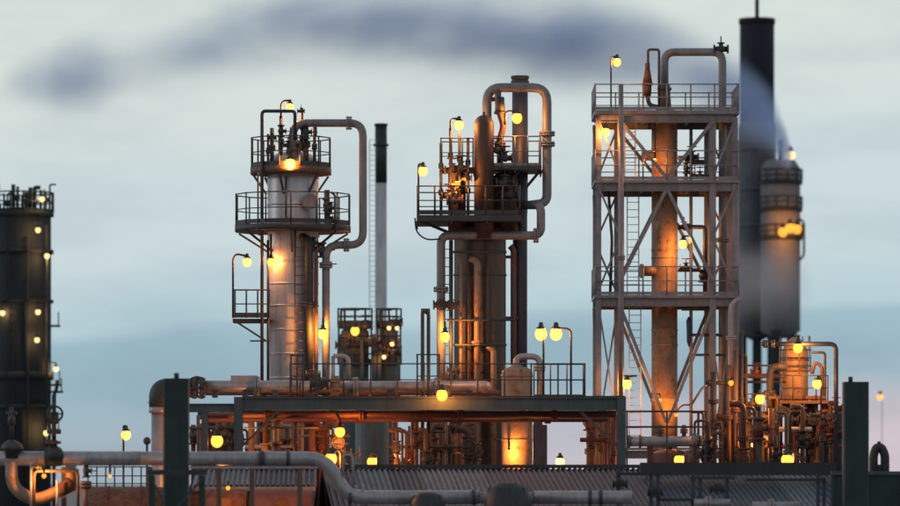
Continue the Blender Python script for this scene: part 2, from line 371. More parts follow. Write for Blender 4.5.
mh = m.build('manway', 'grey_steel', t); MB().tube([q + Vector((.2, -.36, .1)), q + Vector((.2, -.46, .1)), q + Vector((.2, -.46, -.1)), q + Vector((.2, -.36, -.1))], .014, .03, 6).build('handle', 'dark_steel', mh)
for x, y in ((326, 205), (328, 218), (330, 208)): valve(t, x, y, D1 - .9, px(3.2, D1), axis='z')
pipe(t, [(327, 226), (327, 190)], px(2.8, D1), 'dark_steel', D1 - .9, 'stub_pipe'); pipe(t, [(335, 230), (335, 195), (331, 192)], px(1.2, D1), 'dark_steel', D1 - 1.3, 'conduit')
for x, y, r in ((322, 250, 4.0), (313, 243, 3.2), (326, 264, 3.4)): valve(t, x, y, D1 - .9, px(r, D1), 'dark_steel', wheel=False, axis='z')
for x, y, r in ((313, 375, 4), (322, 384, 4.5), (309, 392, 4)): valve(t, x, y, D1 - 1.1, px(r, D1), 'dark_steel', up=False)
ladder(t, 300.5, D1 - 1.0, 394, 236, 0.36, 'brown_steel', 'access_ladder')
# small side landing
m = MB(); a, b = P(233, 319, D1 - .7), P(270, 319, D1 - .7); m.box((a + b) / 2 + Vector((0, .25, -.06)), ((b - a).x, 1.0, .12)); sp = m.build('side_landing', 'dark_steel', t)
railing(sp, [P(269, 318, D1 - 1.17), P(235, 318, D1 - 1.17), P(235, 318, D1 - .28), P(269, 318, D1 - .28)], .9, 3, 'dark_steel', rr=.024, toe=.16)
for dd in (-1.1, -.3):
    m = MB(); m.bar(P(238, 323, D1 + dd), P(266, 341, D1 + dd), .06); m.bar(P(250, 341, D1 + dd), P(270, 341, D1 + dd), .05); m.build('bracket', 'dark_steel', sp)
lamp(247, 262, D1 - .7, 'amber lamp on gooseneck pole over the small side landing of silver column', [(247, 256), (236, 254), (233, 259), (233, 318)], .17, 60)
lamp(271, 262, D1 - .95, 'amber lamp under the lower platform, at the left edge of silver column', [(271, 250), (271, 234)], .16, 40)
lamp(290, 164, D1 - 1.35, 'amber lamp in front of the upper platform of silver column', None, .21, 150, depth=.30)
lamp(290, 107, D1 - .6, 'amber lamp at the very top of silver column', [(290, 100.5), (284, 100.5), (281, 104), (281, 118)], .15, 60)
lamp(323, 334, D1 - 1.5, 'amber lamp in front of the riser pipes of silver column', None, .19, 260)

# ------------------------------------------------------------------ dark column group in the middle
D2 = 152.0
t = thing('fractionating_column', 'dark brown column with domed side vessel, slim stack and hooped pipe', 'column', 479, D2)
c = P(480, YH, D2)
MB().vessel(c, px(26, D2), 0, P(0, 222, D2).z, 0.35, 32).build('shell', 'dark_column', t)
for yy in (252, 275, 320, 345, 372, 420, 440):
    z = P(0, yy, D2).z; MB().lathe((c.x, c.y, z), [(px(25.9, D2), -.035), (px(26.8, D2), -.035), (px(26.8, D2), .035), (px(25.9, D2), .035)], 32, cap=False).build('stiffening_ring', 'dark_column', t)
q = P(484, YH, D2 - .9); MB().vessel(q, px(10, D2), P(0, 240, D2).z, P(0, 117, D2).z, 1.0, 20).build('domed_vessel', 'dark_column', t)
m = MB(); m.cyl(P(484, 118, D2 - .9), P(484, 112, D2 - .9), px(1.3, D2)); m.build('vent_stub', 'dark_steel', t)
q = P(457, YH, D2 - .2); MB().vessel(q, px(9, D2), P(0, 232, D2).z, P(0, 168, D2).z, .6, 18).build('short_vessel', 'brown_steel', t)
q = P(505, YH, D2 - .1); MB().vessel(q, px(13, D2), P(0, 232, D2).z, P(0, 172, D2).z, .6, 18).build('short_vessel', 'dark_column', t)
q = P(520, YH, D2 + .6); m = MB(); m.lathe((q.x, q.y, 0), [(px(7.4, D2), 0), (px(7.4, D2), P(0, 215, D2).z), (px(8.0, D2), P(0, 205, D2).z), (px(8.0, D2), P(0, 83, D2).z)], 20)
sk = m.build('slim_stack', 'navy_steel', t); m = MB(); m.lathe((q.x, q.y, P(0, 83, D2).z), [(px(9.2, D2), 0), (px(9.2, D2), .13), (px(8.2, D2), .14), (px(8.2, D2), .19), (px(9.2, D2), .20), (px(9.2, D2), .30)], 20); m.build('rim_flange', 'dark_steel', sk)
pipe(t, [(513.5, 470), (513.5, 250), (510, 246)], px(3.0, D2), 'brown_steel', D2 + .2, 'riser_pipe')
for yy in (257, 318, 372): m = MB(); m.bar(P(500, yy, D2 + .2), P(518, yy, D2 + .2), .16, .1); m.build('tie_bracket', 'dark_steel', t)
# hooped pipe
pipe(t, [(487, 205), (487, 87.5), (547, 87.5), (547, 203), (530, 205, D2 - .4)], px(4.6, D2), 'grey_steel', D2 - .25, 'hoop_pipe', bend=.5, flanges=((2, .40), (2, .49)))
pipe(t, [(520, 205, D2), (541, 205), (541, 235.5), (441, 235.5), (441, 470)], px(4.3, D2), 'grey_steel', D2 - 1.0, 'cross_pipe', bend=.30, flanges=((2, .05), (3, .23)))
pipe(t, [(500, 170), (500, 138), (504, 126), (498, 108), (498, 90)], px(3.2, D2), 'brown_steel', D2 - .55, 'relief_line', bend=.3, flanges=((0, .8),))
m = MB(); m.cyl(P(500, 112, D2 - .55), P(500, 97, D2 - .55), px(5.2, D2), px(4.2, D2)); m.cyl(P(500, 114, D2 - .55), P(500, 111.5, D2 - .55), px(6, D2)); m.build('relief_valve', 'dark_steel', t)
pipe(t, [(490, 100), (494, 99), (499, 99)], px(2.2, D2), 'dark_steel', D2 - .5, 'branch_pipe')
for x, y, r in ((505, 158, 4), (497, 150, 4), (505, 183, 5), (510, 195, 4.5)): valve(t, x, y, D2 - .9, px(r, D2), 'dark_steel')
m = MB()
for a, b in (((488, 171), (510, 200)), ((540, 171), (518, 196)), ((495, 196), (520, 171))): m.bar(P(*a, D2 - .5), P(*b, D2 - .5), .07)
m.build('strut', 'dark_steel', t)
pipe(t, [(415, 218), (416, 232), (426, 240), (441, 239)], px(.8, D2), 'dark_steel', D2 - 1.3, 'hose', bend=.4)
pipe(t, [(477.5, 466), (477.5, 262), (470, 258)], px(3.4, D2), 'ochre_steel', D2 - 1.2, 'riser_pipe', flanges=((0, .6),))
pipe(t, [(493.5, 466), (493.5, 350), (487, 346)], px(2.9, D2), 'ochre_steel', D2 - 1.2, 'riser_pipe')
pipe(t, [(451, 466), (451, 240)], px(2.0, D2), 'dark_steel', D2 - 1.1, 'riser_pipe'); pipe(t, [(461, 466), (461, 238)], px(1.6, D2), 'ochre_steel', D2 - 1.1, 'riser_pipe')
pipe(t, [(469, 470), (469, 238)], px(1.4, D2), 'dark_column', D2 - 1.0, 'riser_pipe'); pipe(t, [(487, 440), (487, 240)], px(1.6, D2), 'dark_column', D2 - 1.0, 'riser_pipe')
for x, y, r in ((441, 305, 4.2), (452, 305, 3.8), (447, 378, 4.5), (453, 370, 3.5)): valve(t, x, y, D2 - 1.05, px(r, D2), 'dark_steel', axis='x', up=False)
# platforms
def slab(t, x0, x1, y, d0, d1, th, mat, name='platform'):
    a, b = P(x0, y, (d0 + d1) / 2), P(x1, y, (d0 + d1) / 2); m = MB(); z = a.z
    m.box(((a.x + b.x) / 2, (d0 + d1) / 2, z - th / 2), (b.x - a.x, d1 - d0, th)); 
    n = max(2, int((b.x - a.x) / .9))
    for i in range(n + 1): m.bar((a.x + (b.x - a.x) * i / n, d0 + .02, z - th - .05), (a.x + (b.x - a.x) * i / n, d1 - .02, z - th - .05), .05, .09)
    return m.build(name, mat, t)
def corner(x, y, dmid, d): v = P(x, y, dmid); return Vector((v.x, d, v.z))
pl = slab(t, 417, 521, 218, D2 - 1.9, D2 + 1.6, .20, 'dark_steel')
railing(pl, [corner(519, 218, D2, D2 - 1.85), corner(418, 218, D2, D2 - 1.85), corner(418, 218, D2, D2 + 1.5), corner(519, 218, D2, D2 + 1.5)], .98, 6, 'dark_steel', toe=.15, rr=.026)
m = MB(); m.bar(corner(421, 223, D2, D2 - 1.2), corner(455, 236, D2, D2 - .5), .09); m.build('bracket', 'dark_steel', pl)
pl = slab(t, 488, 541, 168, D2 - 1.0, D2 + 1.3, .14, 'dark_steel')
railing(pl, [corner(489, 168, D2, D2 - .95), corner(540, 168, D2, D2 - .95), corner(540, 168, D2, D2 + 1.2), corner(489, 168, D2, D2 + 1.2)], 1.02, 4, 'grey_steel', toe=.1, rr=.024)
for x0, x1 in ((539, 524), (490, 500)): m = MB(); m.bar(P(x0, 172, D2 - .8), P(x1, 190, D2 - .3), .07); m.build('bracket', 'dark_steel', pl)
pl = slab(t, 440, 474, 169, D2 - .9, D2 + .9, .10, 'dark_steel')
railing(pl, [corner(473, 169, D2, D2 - .85), corner(441, 169, D2, D2 - .85), corner(441, 169, D2, D2 + .8), corner(473, 169, D2, D2 + .8)], 1.0, 3, 'dark_steel', toe=0, rr=.02)
for x, y0 in ((450.5, 128), (459.5, 132), (468, 138), (441, 143)): pipe(t, [(x, 219), (x, y0)], px(1.5, D2), 'dark_steel', D2 - .8, 'stub_pipe', flanges=((0, .35), (0, .7)))
for x, y, r in ((452, 170, 4), (461, 168, 4.2), (455, 200, 4.5), (449, 196, 4), (466, 178, 3.2)): valve(t, x, y, D2 - 1.1, px(r, D2), 'brown_steel')
ladder(t, 446, D2 - 1.0, 395, 245, .36, 'dark_steel', 'access_ladder')
for (a, b, r) in (((452, 252), (505, 252), 1.2), ((447, 320), (515, 320), 1.2), ((455, 345), (500, 345), 1.0)): pipe(t, [a, b], px(r, D2), 'dark_steel', D2 - 1.35, 'guard_rail')
lamp(459, 125, D2 - .9, 'amber lamp on a stem above the dark column, left of its dome', [(459, 118.5), (450.5, 118.5), (450.5, 130)], .19, 110)
lamp(423, 171, D2 - 1.6, 'amber lamp standing over the far left corner of the dark column platform', [(423, 164), (418.5, 164), (418.5, 217)], .19, 80)
lamp(517, 118, D2 - .9, 'amber lamp in front of the slim stack top', [(517, 111), (505, 111), (505, 125)], .21, 170)
lamp(457, 184, D2 - 1.25, 'added amber lamp for the glow among valves above the dark column platform', None, .13, 90, glass='orange_glass', depth=.4)  # added for the orange glow among the valves; its source is unseen
lamp(445, 337, D2 - 2.0, 'amber lamp beside the left riser of the dark column', None, .20, 300, depth=.9)

# squat vessel standing right of it
D3 = 146.0
t = thing('surge_drum', 'squat ochre vertical drum with gooseneck pipe beside dark column', 'drum', 517, D3)
c = P(517, YH, D3); MB().vessel(c, px(15.5, D3), 0, P(0, 366, D3).z, .45, 26).build('shell', 'ochre_steel', t)
for yy in (376, 420, 440): z = P(0, yy, D3).z; MB().lathe((c.x, c.y, z), [(px(15.4, D3), -.03), (px(16.2, D3), -.03), (px(16.2, D3), .03), (px(15.4, D3), .03)], 26, cap=False).build('band', 'ochre_steel', t)
pipe(t, [(516, 372), (516, 356.5), (540, 356.5), (540, 396)], px(3.2, D3), 'light_pipe', D3, 'gooseneck_pipe', bend=.3, flanges=((0, .3), (2, .3)))
m = MB(); q = P(520, 388, D3 - .45); m.cyl(q, q + Vector((0, -.25, 0)), .1); m.cyl(q + Vector((0, -.25, 0)), q + Vector((0, -.3, 0)), .16); m.build('nozzle', 'ochre_steel', t)
lamp(509, 452, D3 - 1.0, 'added amber lamp low between ochre drum and dark column, above the roof', None, .10, 230, glass='orange_glass', depth=.6)  # added to give the orange glow low on the drum; source unseen

# ------------------------------------------------------------------ steel frame tower
D4 = 176.0; HX, HI, HY = 2.70, 1.82, 1.75
C4 = P(664.5, YH, D4); C4.z = 0
zl = {n: P(0, y, D4).z for n, y in (('top', 114), ('mid', 183), ('low', 297), ('base', 448))}
def K(a, b, z): return C4 + Vector((a, b, z))
t = thing('frame_tower', 'tall braced steel frame tower with three railed decks around a central column', 'tower', 665, D4)
for a in (-HX, -HI, HI, HX):
    for b in (-1, 1): MB().ibeam(K(a, b * HY, 0), K(a, b * HY, zl['top'] - .3), .22 if abs(a) > 2 else .26, .22).build('leg', 'tower_steel', t)
def facebrace(kind, s, z0, z1):
    e = lambda x_, z: K(x_, s * (HY + .15), z)
    if kind == 'V': pr = [(e(-HI, z1), e(-.03, z0)), (e(HI, z1), e(.03, z0))]
    else: pr = [(e(-HI, z0), e(-.03, z1)), (e(HI, z0), e(.03, z1))]
    for a, b in pr: MB().bar(a, b, .11, .13).build('brace', 'tower_steel', t)
def baybrace(sx, s, z0, z1, flip):
    x0, x1 = (HI, HX) if not flip else (HX, HI)
    MB().bar(K(sx * x0, s * (HY + .14), z0), K(sx * x1, s * (HY + .14), z1), .07, .08).build('bay_brace', 'tower_steel', t)
for s in (-1, 1):
    facebrace('V', s, zl['mid'] + .1, zl['top'] - .45); facebrace('A', s, zl['low'] + .6, zl['mid'] - .4); facebrace('V', s, zl['base'] + 1.0, zl['low'] - .5); facebrace('A', s, .2, zl['base'] - .4)
    for sx in (-1, 1):
        baybrace(sx, s, zl['mid'] + .1, zl['top'] - .4, s > 0); baybrace(sx, s, zl['low'] + .2, (zl['low'] + zl['mid']) / 2, s < 0); baybrace(sx, s, (zl['low'] + zl['mid']) / 2, zl['mid'] - .3, s > 0); baybrace(sx, s, zl['base'], zl['low'] - .4, s > 0)
for sx in (-HX, HX):
    for z0, z1 in ((zl['mid'], zl['top'] - .4), (zl['low'], zl['mid'] - .4), (zl['base'], zl['low'] - .4)): MB().bar(K(sx * 1.03, -HY, z0 + .2), K(sx * 1.03, HY, z1), .09, .09).build('side_brace', 'tower_steel', t)
for nme, th in (('top', .16), ('mid', .12), ('low', .12), ('base', .1)):
    z = zl[nme]; hx, hy, hole = HX + .16, HY + .22, .62
    m = MB()
    if nme == 'base': m.box(K(0, -hy + .4, z - th / 2), (2 * hx, .8, th))
    else:
        for s in (-1, 1):
            m.box(K(s * (hx + hole) / 2, 0, z - th / 2), (hx - hole, 2 * hy, th)); m.box(K(0, s * (hy + hole) / 2, z - th / 2 - .003), (2 * hole - .004, hy - hole, th))
    dk = m.build('deck', 'tower_steel', t)
    for s in (-1, 1):
        MB().ibeam(K(-HX, s * HY, z - th - .17), K(HX, s * HY, z - th - .17), .16, .30).build('edge_beam', 'tower_steel', dk); MB().ibeam(K(s * HX, -HY, z - th - .17), K(s * HX, HY, z - th - .17), .16, .30).build('edge_beam', 'tower_steel', dk)
    for a in (-1.82, -.9, .9, 1.82):
        if nme != 'base': MB().bar(K(a, -HY + .1, z - th - .12), K(a, HY - .1, z - th - .12), .1, .18).build('joist', 'tower_steel', dk)
    rh = {'top': 1.02, 'mid': 1.15, 'low': 1.12, 'base': 1.0}[nme]
    if nme != 'base': railing(dk, [K(-hx + .03, -hy + .03, z), K(hx - .03, -hy + .03, z), K(hx - .03, hy - .03, z), K(-hx + .03, hy - .03, z)], rh, 6, 'tower_steel', closed=True, rr=.028, toe=.12)
m = MB(); rc = px(13, D4); m.lathe((C4.x, C4.y, 0), [(rc, 0), (rc, P(0, 402, D4).z), (rc * 1.1, P(0, 401.5, D4).z), (rc * 1.1, P(0, 399, D4).z), (rc, P(0, 398.5, D4).z), (rc, P(0, 126, D4).z), (rc * .62, P(0, 116, D4).z)], 28); cs = m.build('column_shell', 'ochre_steel', t)
for yy in (250, 258, 330, 345, 150): z = P(0, yy, D4).z; MB().lathe((C4.x, C4.y, z), [(rc, -.025), (rc * 1.04, -.025), (rc * 1.04, .025), (rc, .025)], 28, cap=False).build('band', 'ochre_steel', cs)
m = MB(); m.cyl(P(664.5, 118, D4), P(664.5, 84, D4), px(7.5, D4), px(5.4, D4)); m.cyl(P(664.5, 113, D4), P(664.5, 110, D4), px(9.5, D4)); m.cyl(P(664.5, 90, D4), P(664.5, 87.5, D4), px(7.2, D4)); m.build('top_nozzle', 'brown_steel', cs)
pipe(t, [(664.5, 90, D4), (664.5, 52, D4), (722.5, 52, D4 - .4), (722.5, 470, D4 - .4)], px(4.0, D4), 'grey_steel', D4, 'overhead_pipe', bend=.42, flanges=((2, .14), (2, .45)))
valve(t, 721, 49, D4 - .4, px(4.0, D4), 'dark_steel', wheel=False)
pipe(t, [(648, 90), (648, 49.5), (659, 49.5), (659, 112)], px(1.3, D4), 'dark_steel', D4 - .6, 'vent_hoop', bend=.1)
m = MB(); x = 647.5; m.cyl(P(x, 96, D4 - .6), P(x, 84, D4 - .6), px(3.6, D4), px(4.2, D4)); m.cyl(P(x, 84, D4 - .6), P(x, 70, D4 - .6), px(5.0, D4), px(2.8, D4)); m.cyl(P(x, 70, D4 - .6), P(x, 63, D4 - .6), px(2.4, D4)); m.cyl(P(x, 85, D4 - .6), P(x, 83, D4 - .6), px(5.6, D4)); m.build('relief_valve', 'rust', t)
pipe(t, [(647.5, 96), (649, 105), (658, 107)], px(2.2, D4), 'dark_steel', D4 - .6, 'branch_pipe', bend=.3)
m = MB(); q0, q1 = P(656, 271, D4 - .2), P(643, 271, D4 - .3); m.cyl(q0, q1, px(5.2, D4), n=18); m.cyl(q1, q1 + (q1 - q0) * .18, px(7.2, D4), n=18); m.build('manway', 'ochre_steel', t)
m = MB(); q0, q1 = P(656, 156, D4 - .2), P(645, 156, D4 - .3); m.cyl(q0, q1, px(4.6, D4), n=16); m.cyl(q1, q1 + (q1 - q0) * .2, px(6.2, D4), n=16); m.build('manway', 'brown_steel', t)
pipe(t, [(678, 158), (686, 158), (690, 162), (704, 162)], px(2.4, D4), 'dark_steel', D4 - .8, 'branch_pipe', bend=.2); valve(t, 692, 157, D4 - .9, px(3.6, D4), axis='x'); valve(t, 686, 168, D4 - .9, px(3.0, D4), axis='z'); valve(t, 700, 176, D4 - .9, px(3.0, D4), axis='x')
pipe(t, [(686, 182), (686, 170), (697, 178), (712, 176), (716, 168)], px(1.8, D4), 'dark_steel', D4 - .8, 'branch_pipe', bend=.2)
pipe(t, [(682, 227), (705, 227), (705, 300)], px(2.2, D4), 'dark_steel', D4 - .9, 'branch_pipe', bend=.15, flanges=((0, .2),)); valve(t, 684, 227, D4 - .9, px(3.2, D4), wheel=False); valve(t, 686, 268, D4 - .9, px(3.2, D4)); valve(t, 702, 276, D4 - .9, px(3.4, D4), axis='z')
pipe(t, [(678, 270), (700, 270)], px(2.0, D4), 'dark_steel', D4 - .9, 'branch_pipe')
pipe(t, [(691, 470), (691, 118)], px(1.7, D4), 'tower_steel', D4 + .6, 'riser_pipe'); pipe(t, [(711.5, 470), (711.5, 126)], px(3.2, D4), 'tower_steel', D4 - .2, 'riser_pipe')
pipe(t, [(731, 470), (731, 305), (740, 298)], px(3.0, D4), 'light_pipe', D4 - 2.2, 'riser_pipe', flanges=((0, .8), (0, .3))); pipe(t, [(737.5, 470), (737.5, 140)], px(1.8, D4), 'tower_steel', D4 - 1.8, 'riser_pipe')
pipe(t, [(621, 470), (621, 84)], px(2.4, D4), 'tower_steel', D4 - 2.7, 'riser_pipe', flanges=((0, .55),)); pipe(t, [(610, 300), (612, 240), (608, 186)], px(1.5, D4), 'dark_steel', D4 - 1.2, 'conduit')
m = MB(); q = P(689, 328, D4 - .9); m.lathe(q, [(.02, -.75), (.09, -.55), (.11, .3), (.03, .45)], 12); m.build('sample_pot', 'navy_steel', t)
pipe(t, [(690, 335), (722, 335)], px(1.5, D4), 'navy_steel', D4 - .9, 'branch_pipe'); pipe(t, [(694, 355), (735, 355)], px(1.3, D4), 'dark_steel', D4 - .9, 'branch_pipe')
m = MB(); a, b = P(682, 306, D4 - 1), P(709, 311, D4 - 1); m.box((a + b) / 2, (b.x - a.x, .6, .16)); m.build('cable_tray', 'dark_steel', t)
m = MB()
for i, (x, y, w, h) in enumerate(((661.5, 243, 3, 5), (669, 243, 4, 5), (661.5, 250.5, 3, 4), (668.5, 250.5, 4, 4.5), (674, 249.5, 2, 3.5))):
    a = P(x, y, D4 - 1).x; s = math.sqrt(max(.01, rc * rc - (a - C4.x) ** 2)); zc = P(0, y, D4).z
    m.bar((a - px(w, D4) * .3, C4.y - s - .006, zc - px(h, D4) * .5), (a - px(w, D4) * .3, C4.y - s - .006, zc + px(h, D4) * .5), .035, .012)
    m.bar((a - px(w, D4) * .3 + .02, C4.y - s - .006, zc + px(h, D4) * (.35 if i % 2 else -.3)), (a + px(w, D4) * .4, C4.y - s - .006, zc + px(h, D4) * (.35 if i % 2 else -.3)), .035, .012)
m.build('stencil_marks', 'stencil', cs)
ladder(t, 633, D4 + .4, 297, 186, .46, 'galvanised'); ladder(t, 635, D4 - .4, 448, 300, .46, 'galvanised'); ladder(t, 630, D4 + .4, 182, 118, .42, 'galvanised')
lamp(617, 62, D4 - 1.6, 'amber lamp on a pole at the top left corner of frame tower', [(617, 56.5), (611, 56.5), (611, 113)], .19, 110)
lamp(606, 132, D4 - 2.3, 'amber lamp hung under the top deck of frame tower, at its left legs', [(606, 122)], .19, 130)
lamp(683, 244, D4 - 1.2, 'amber lamp right of the orange lit column in frame tower, above the lowest deck', [(683, 236), (690.5, 236), (690.5, 244)], .20, 170)
lamp(627, 384, D4 - 2.3, 'amber lamp on the left leg of frame tower below all its decks', [(627, 377), (639, 376), (620, 376)], .22, 150)
lamp(655, 160, D4 - 1.4, 'small added amber lamp under the top deck of frame tower, against the column', [(655, 130), (655, 122)], .08, 90, glass='orange_glass')  # added to explain the glow on the upper column; source hidden
lamp(660, 400, D4 - 1.6, 'small added amber lamp below the lowest deck of frame tower, against the column', [(660, 394), (651, 394)], .07, 150, glass='orange_glass')  # added to light the column below the decks; source unseen
lamp(676, 415, D4 - 1.3, 'small added amber lamp at the foot of the column in frame tower', [(682, 405), (690, 405)], .08, 110, glass='orange_glass')  # added for the glow at the column foot, where no lamp shows
# ------------------------------------------------------------------ pipe rack with walkway across the middle
DR = 132.0; DB = 147.5
t = thing('pipe_rack', 'long teal grey steel pipe rack with railed walkway in front of the columns', 'pipe rack', 415, DR)
zb = P(0, 397, DR).z
def AT(x, d, z): return Vector(((x - CX) * DR / F, d, z))      # x read at the rack's front edge
for d in (DR, DB):
    MB().ibeam(AT(240, d, zb - .20), AT(626, d, zb - .20), .2, .38).build('main_beam', 'teal_steel', t)
    MB().ibeam(AT(168, d, P(0, 408, DR).z), AT(236, d, P(0, 408, DR).z), .18, .26).build('side_beam', 'teal_steel', t)
for x in (238.5, 330, 432, 530, 621.5):
    for d in (DR, DB): 
        zt_ = zb - (.0 if x in (238.5, 621.5) else .40)
        if x in (330, 432, 530) and d == DR: continue
        MB().ibeam(AT(x, d, 0), AT(x, d, zt_), .26, .26).build('post', 'teal_steel', t)
    MB().ibeam(AT(x, DR + .12, zb - .22), AT(x, DB - .12, zb - .22), .15, .28).build('cross_beam', 'teal_steel', t)
for x in (172, 205): MB().ibeam(AT(x, DR, 0), AT(x, DR, P(0, 411, DR).z), .16, .16).build('post', 'teal_steel', t)
x = 246
while x < 620:
    w = 15 if x < 605 else 10
    m = MB(); a, b = AT(x, DR + .25, zb + .02), AT(x + w - .6, DR + 1.5, zb + .02); m.box((a + b) / 2, (b.x - a.x, 1.25, .04)); m.build('deck_plate', 'dark_steel', t); x += w
for x0, x1 in ((580, 619), (278, 241)): m = MB(); m.bar(AT(x0, DR + .1, zb - .42), AT(x1, DR + .1, zb - 1.5), .07); m.build('knee_brace', 'brown_steel', t)
rl = hold('walkway_railing', t)
railing(rl, [AT(290, DR + .2, zb + .04), AT(585, DR + .2, zb + .04)], .96, 11, 'dark_steel', rr=.022, toe=0)
MB().bar(AT(535, DR + 1.2, zb + .06), AT(585, DR + 1.2, zb + .06), .9, .06).build('landing', 'teal_steel', t)
rl2 = hold('walkway_railing', t); railing(rl2, [AT(535, DR + 1.6, zb + .06), AT(585, DR + 1.6, zb + .06)], .96, 3, 'dark_steel', rr=.02, toe=0)
rl3 = hold('ladder_gate', t); railing(rl3, [AT(291, DR + .05, zb), AT(303, DR + .05, zb)], 1.25, 2, 'dark_steel', rr=.024, toe=0)
rl4 = hold('ladder_gate', t); railing(rl4, [AT(417, DR + 1.0, zb), AT(439, DR + 1.0, zb)], 1.3, 2, 'dark_steel', rr=.024, toe=0)

# pipes lying on the rack
t = thing('process_pipe', 'pale pinkish pipe lying along the rack walkway with ribbed elbow at far end', 'pipe', 330, DR + 2.6)
dp = DR + 2.6
pipe(t, [(204, 386.5), (300, 386.5)], px(6.0, dp), 'light_pipe', dp, 'pipe_run', flanges=((0, .55),)); pipe(t, [(299.5, 386.5), (486, 386.5)], px(5.4, dp), 'light_pipe', dp, 'pipe_run', flanges=((0, .3), (0, .74)))
m = MB(); q = P(486, 386.5, dp); m.ball(q, px(5.4, dp), 1.0, 14, 10); m.build('end_cap', 'light_pipe', t)
m = MB(); a, b = P(231, 377.5, dp), P(257, 381, dp); m.box((a + b) / 2, (b.x - a.x, .3, .22)); m.build('insulation_box', 'light_pipe', t)
m = MB(); m.tube([P(198, 388, dp), P(158.5, 388, dp), P(158.5, 407, dp)], px(9.5, dp), .62, n=16, seg=8); el = m.build('elbow', 'dark_steel', t)
for i in range(7):
    a = i / 6 * 1.45 + .05; cx_, cz_ = P(174, 0, dp).x, P(0, 404, dp).z; rr_ = px(15.5, dp)
    m = MB(); c_ = Vector((cx_ - rr_ * math.cos(a), dp, cz_ + rr_ * math.sin(a))); ax = Vector((math.sin(a), 0, math.cos(a))); m.cyl(c_ - ax * .02, c_ + ax * .02, px(10.6, dp), n=18); m.build('rib', 'dark_steel', el)
m = MB(); m.cyl(P(158.5, 413, dp), P(158.5, 407, dp), px(9.5, dp)); m.build('flange', 'light_pipe', t)
m = MB(); m.cyl(P(158.5, 413, dp), Vector((P(158.5, 0, dp).x, dp, 0)), px(7.2, dp), n=18); m.build('downpipe', 'light_pipe', t)
m = MB(); q = P(198, 388, dp); m.cyl(q - Vector((.16, 0, 0)), q - Vector((.05, 0, 0)), px(11, dp), n=22); m.cyl(q + Vector((.05, 0, 0)), q + Vector((.16, 0, 0)), px(11, dp), n=22)
for i in range(12): a = i * .5236; s_ = Vector((0, .29 * math.cos(a), .29 * math.sin(a))); m.cyl(q - Vector((.22, 0, 0)) + s_, q + Vector((.22, 0, 0)) + s_, .022, n=6)
m.build('flange', 'dark_steel', t)
m = MB(); q = P(197, 387, dp - .5); m.ring(q, px(10, dp), .03, 'Y', 22, 6); [m.bar(q - Vector((.29 * math.cos(a), 0, .29 * math.sin(a))), q + Vector((.29 * math.cos(a), 0, .29 * math.sin(a))), .025) for a in (.2, 1.25, 2.3)]; m.cyl(q, q + Vector((0, .5, 0)), .03); m.build('handwheel', 'dark_steel', t)
for x in (215, 245, 275, 310, 350, 390, 430, 470): m = MB(); m.box(P(x, 394.5, dp), (.16, .4, .2)); m.build('saddle', 'dark_steel', t)
t = thing('process_pipe', 'thin dark red pipe behind the pale pipe on the rack', 'pipe', 330, DR + 4.5); pipe(t, [(205, 393), (500, 393)], px(2.6, DR), 'red_oxide', DR + 4.5, 'pipe_run', flanges=((0, .2), (0, .5), (0, .8)))
for i, (y, r, dd, mt, lb) in enumerate(((414.5, 3.6, 1.2, 'red_oxide', 'upper rust red pipe slung below the rack beam'), (420, 2.3, 2.4, 'red_oxide', 'thinner rust red pipe slung below the rack beam, the lowest of three'), (413, 3.0, 4.5, 'dark_steel', 'dark pipe behind the rust red pipes below the rack beam'))):
    t = thing('process_pipe', lb, 'pipe', 420, DR + dd); pipe(t, [(206, y), (616 - i * 8, y)], px(r, DR), mt, DR + dd, 'pipe_run', flanges=((0, .15), (0, .38), (0, .62), (0, .85)))
    for x in (240, 330, 432, 530, 600): m = MB(); m.bar(P(x, y + 4, DR + dd), P(x, 404, DR + dd), .03); m.build('hanger', 'dark_steel', t)
t = thing('vent_pipe', 'narrow dark twin vent pipe bent over at the top beside the dark column', 'pipe', 425.5, DR + 3)
pipe(t, [(422.5, 470), (422.5, 311), (428.5, 313), (428.5, 470)], px(1.9, DR), 'dark_steel', DR + 3, 'pipe_run', bend=.1)
m = MB(); m.cyl(P(421, 311, DR + 3), P(430, 311, DR + 3), px(2.6, DR)); m.build('cap', 'dark_steel', t)
t = thing('vent_pipe', 'pale gooseneck pipe arching up from the rack beside silver column', 'pipe', 345, DR + 3)
pipe(t, [(333, 356), (348.5, 356), (348.5, 388)], px(2.3, DR), 'light_pipe', DR + 3, 'pipe_run', bend=.2); pipe(t, [(333, 356), (333, 388)], px(2.2, DR), 'light_pipe', DR + 3, 'pipe_run')
t = thing('valve_station', 'orange lit flanged pipe stub standing on the rack by silver column', 'valve', 335, DR + 2.2)
m = MB(); m.cyl(P(335, 398, DR + 2.2), P(335, 376, DR + 2.2), px(4.5, DR)); m.cyl(P(335, 382, DR + 2.2), P(335, 379, DR + 2.2), px(7, DR)); m.cyl(P(335, 391, DR + 2.2), P(335, 388, DR + 2.2), px(7, DR)); m.build('stub', 'ochre_steel', t); valve(t, 319, 384, DR + 2.2, px(5, DR), 'dark_steel', up=False)

# twin lamp poles on the landing
lamp(541, 334, DR + 1.4, 'amber lamp on a straight pole at the end of rack walkway', [(541, 327), (543.5, 327), (543.5, 395)], .22, 110)
lamp(556, 334, DR + 1.4, 'amber lamp on a bent arm pole at the end of rack walkway', [(556, 328), (571, 329), (571, 395)], .22, 110)
lamp(442, 395, DR - .6, 'amber lamp on the rack beam below the dark column', [(442, 386), (449, 386, DR + .2), (449, 398, DR + .2)], .20, 90)

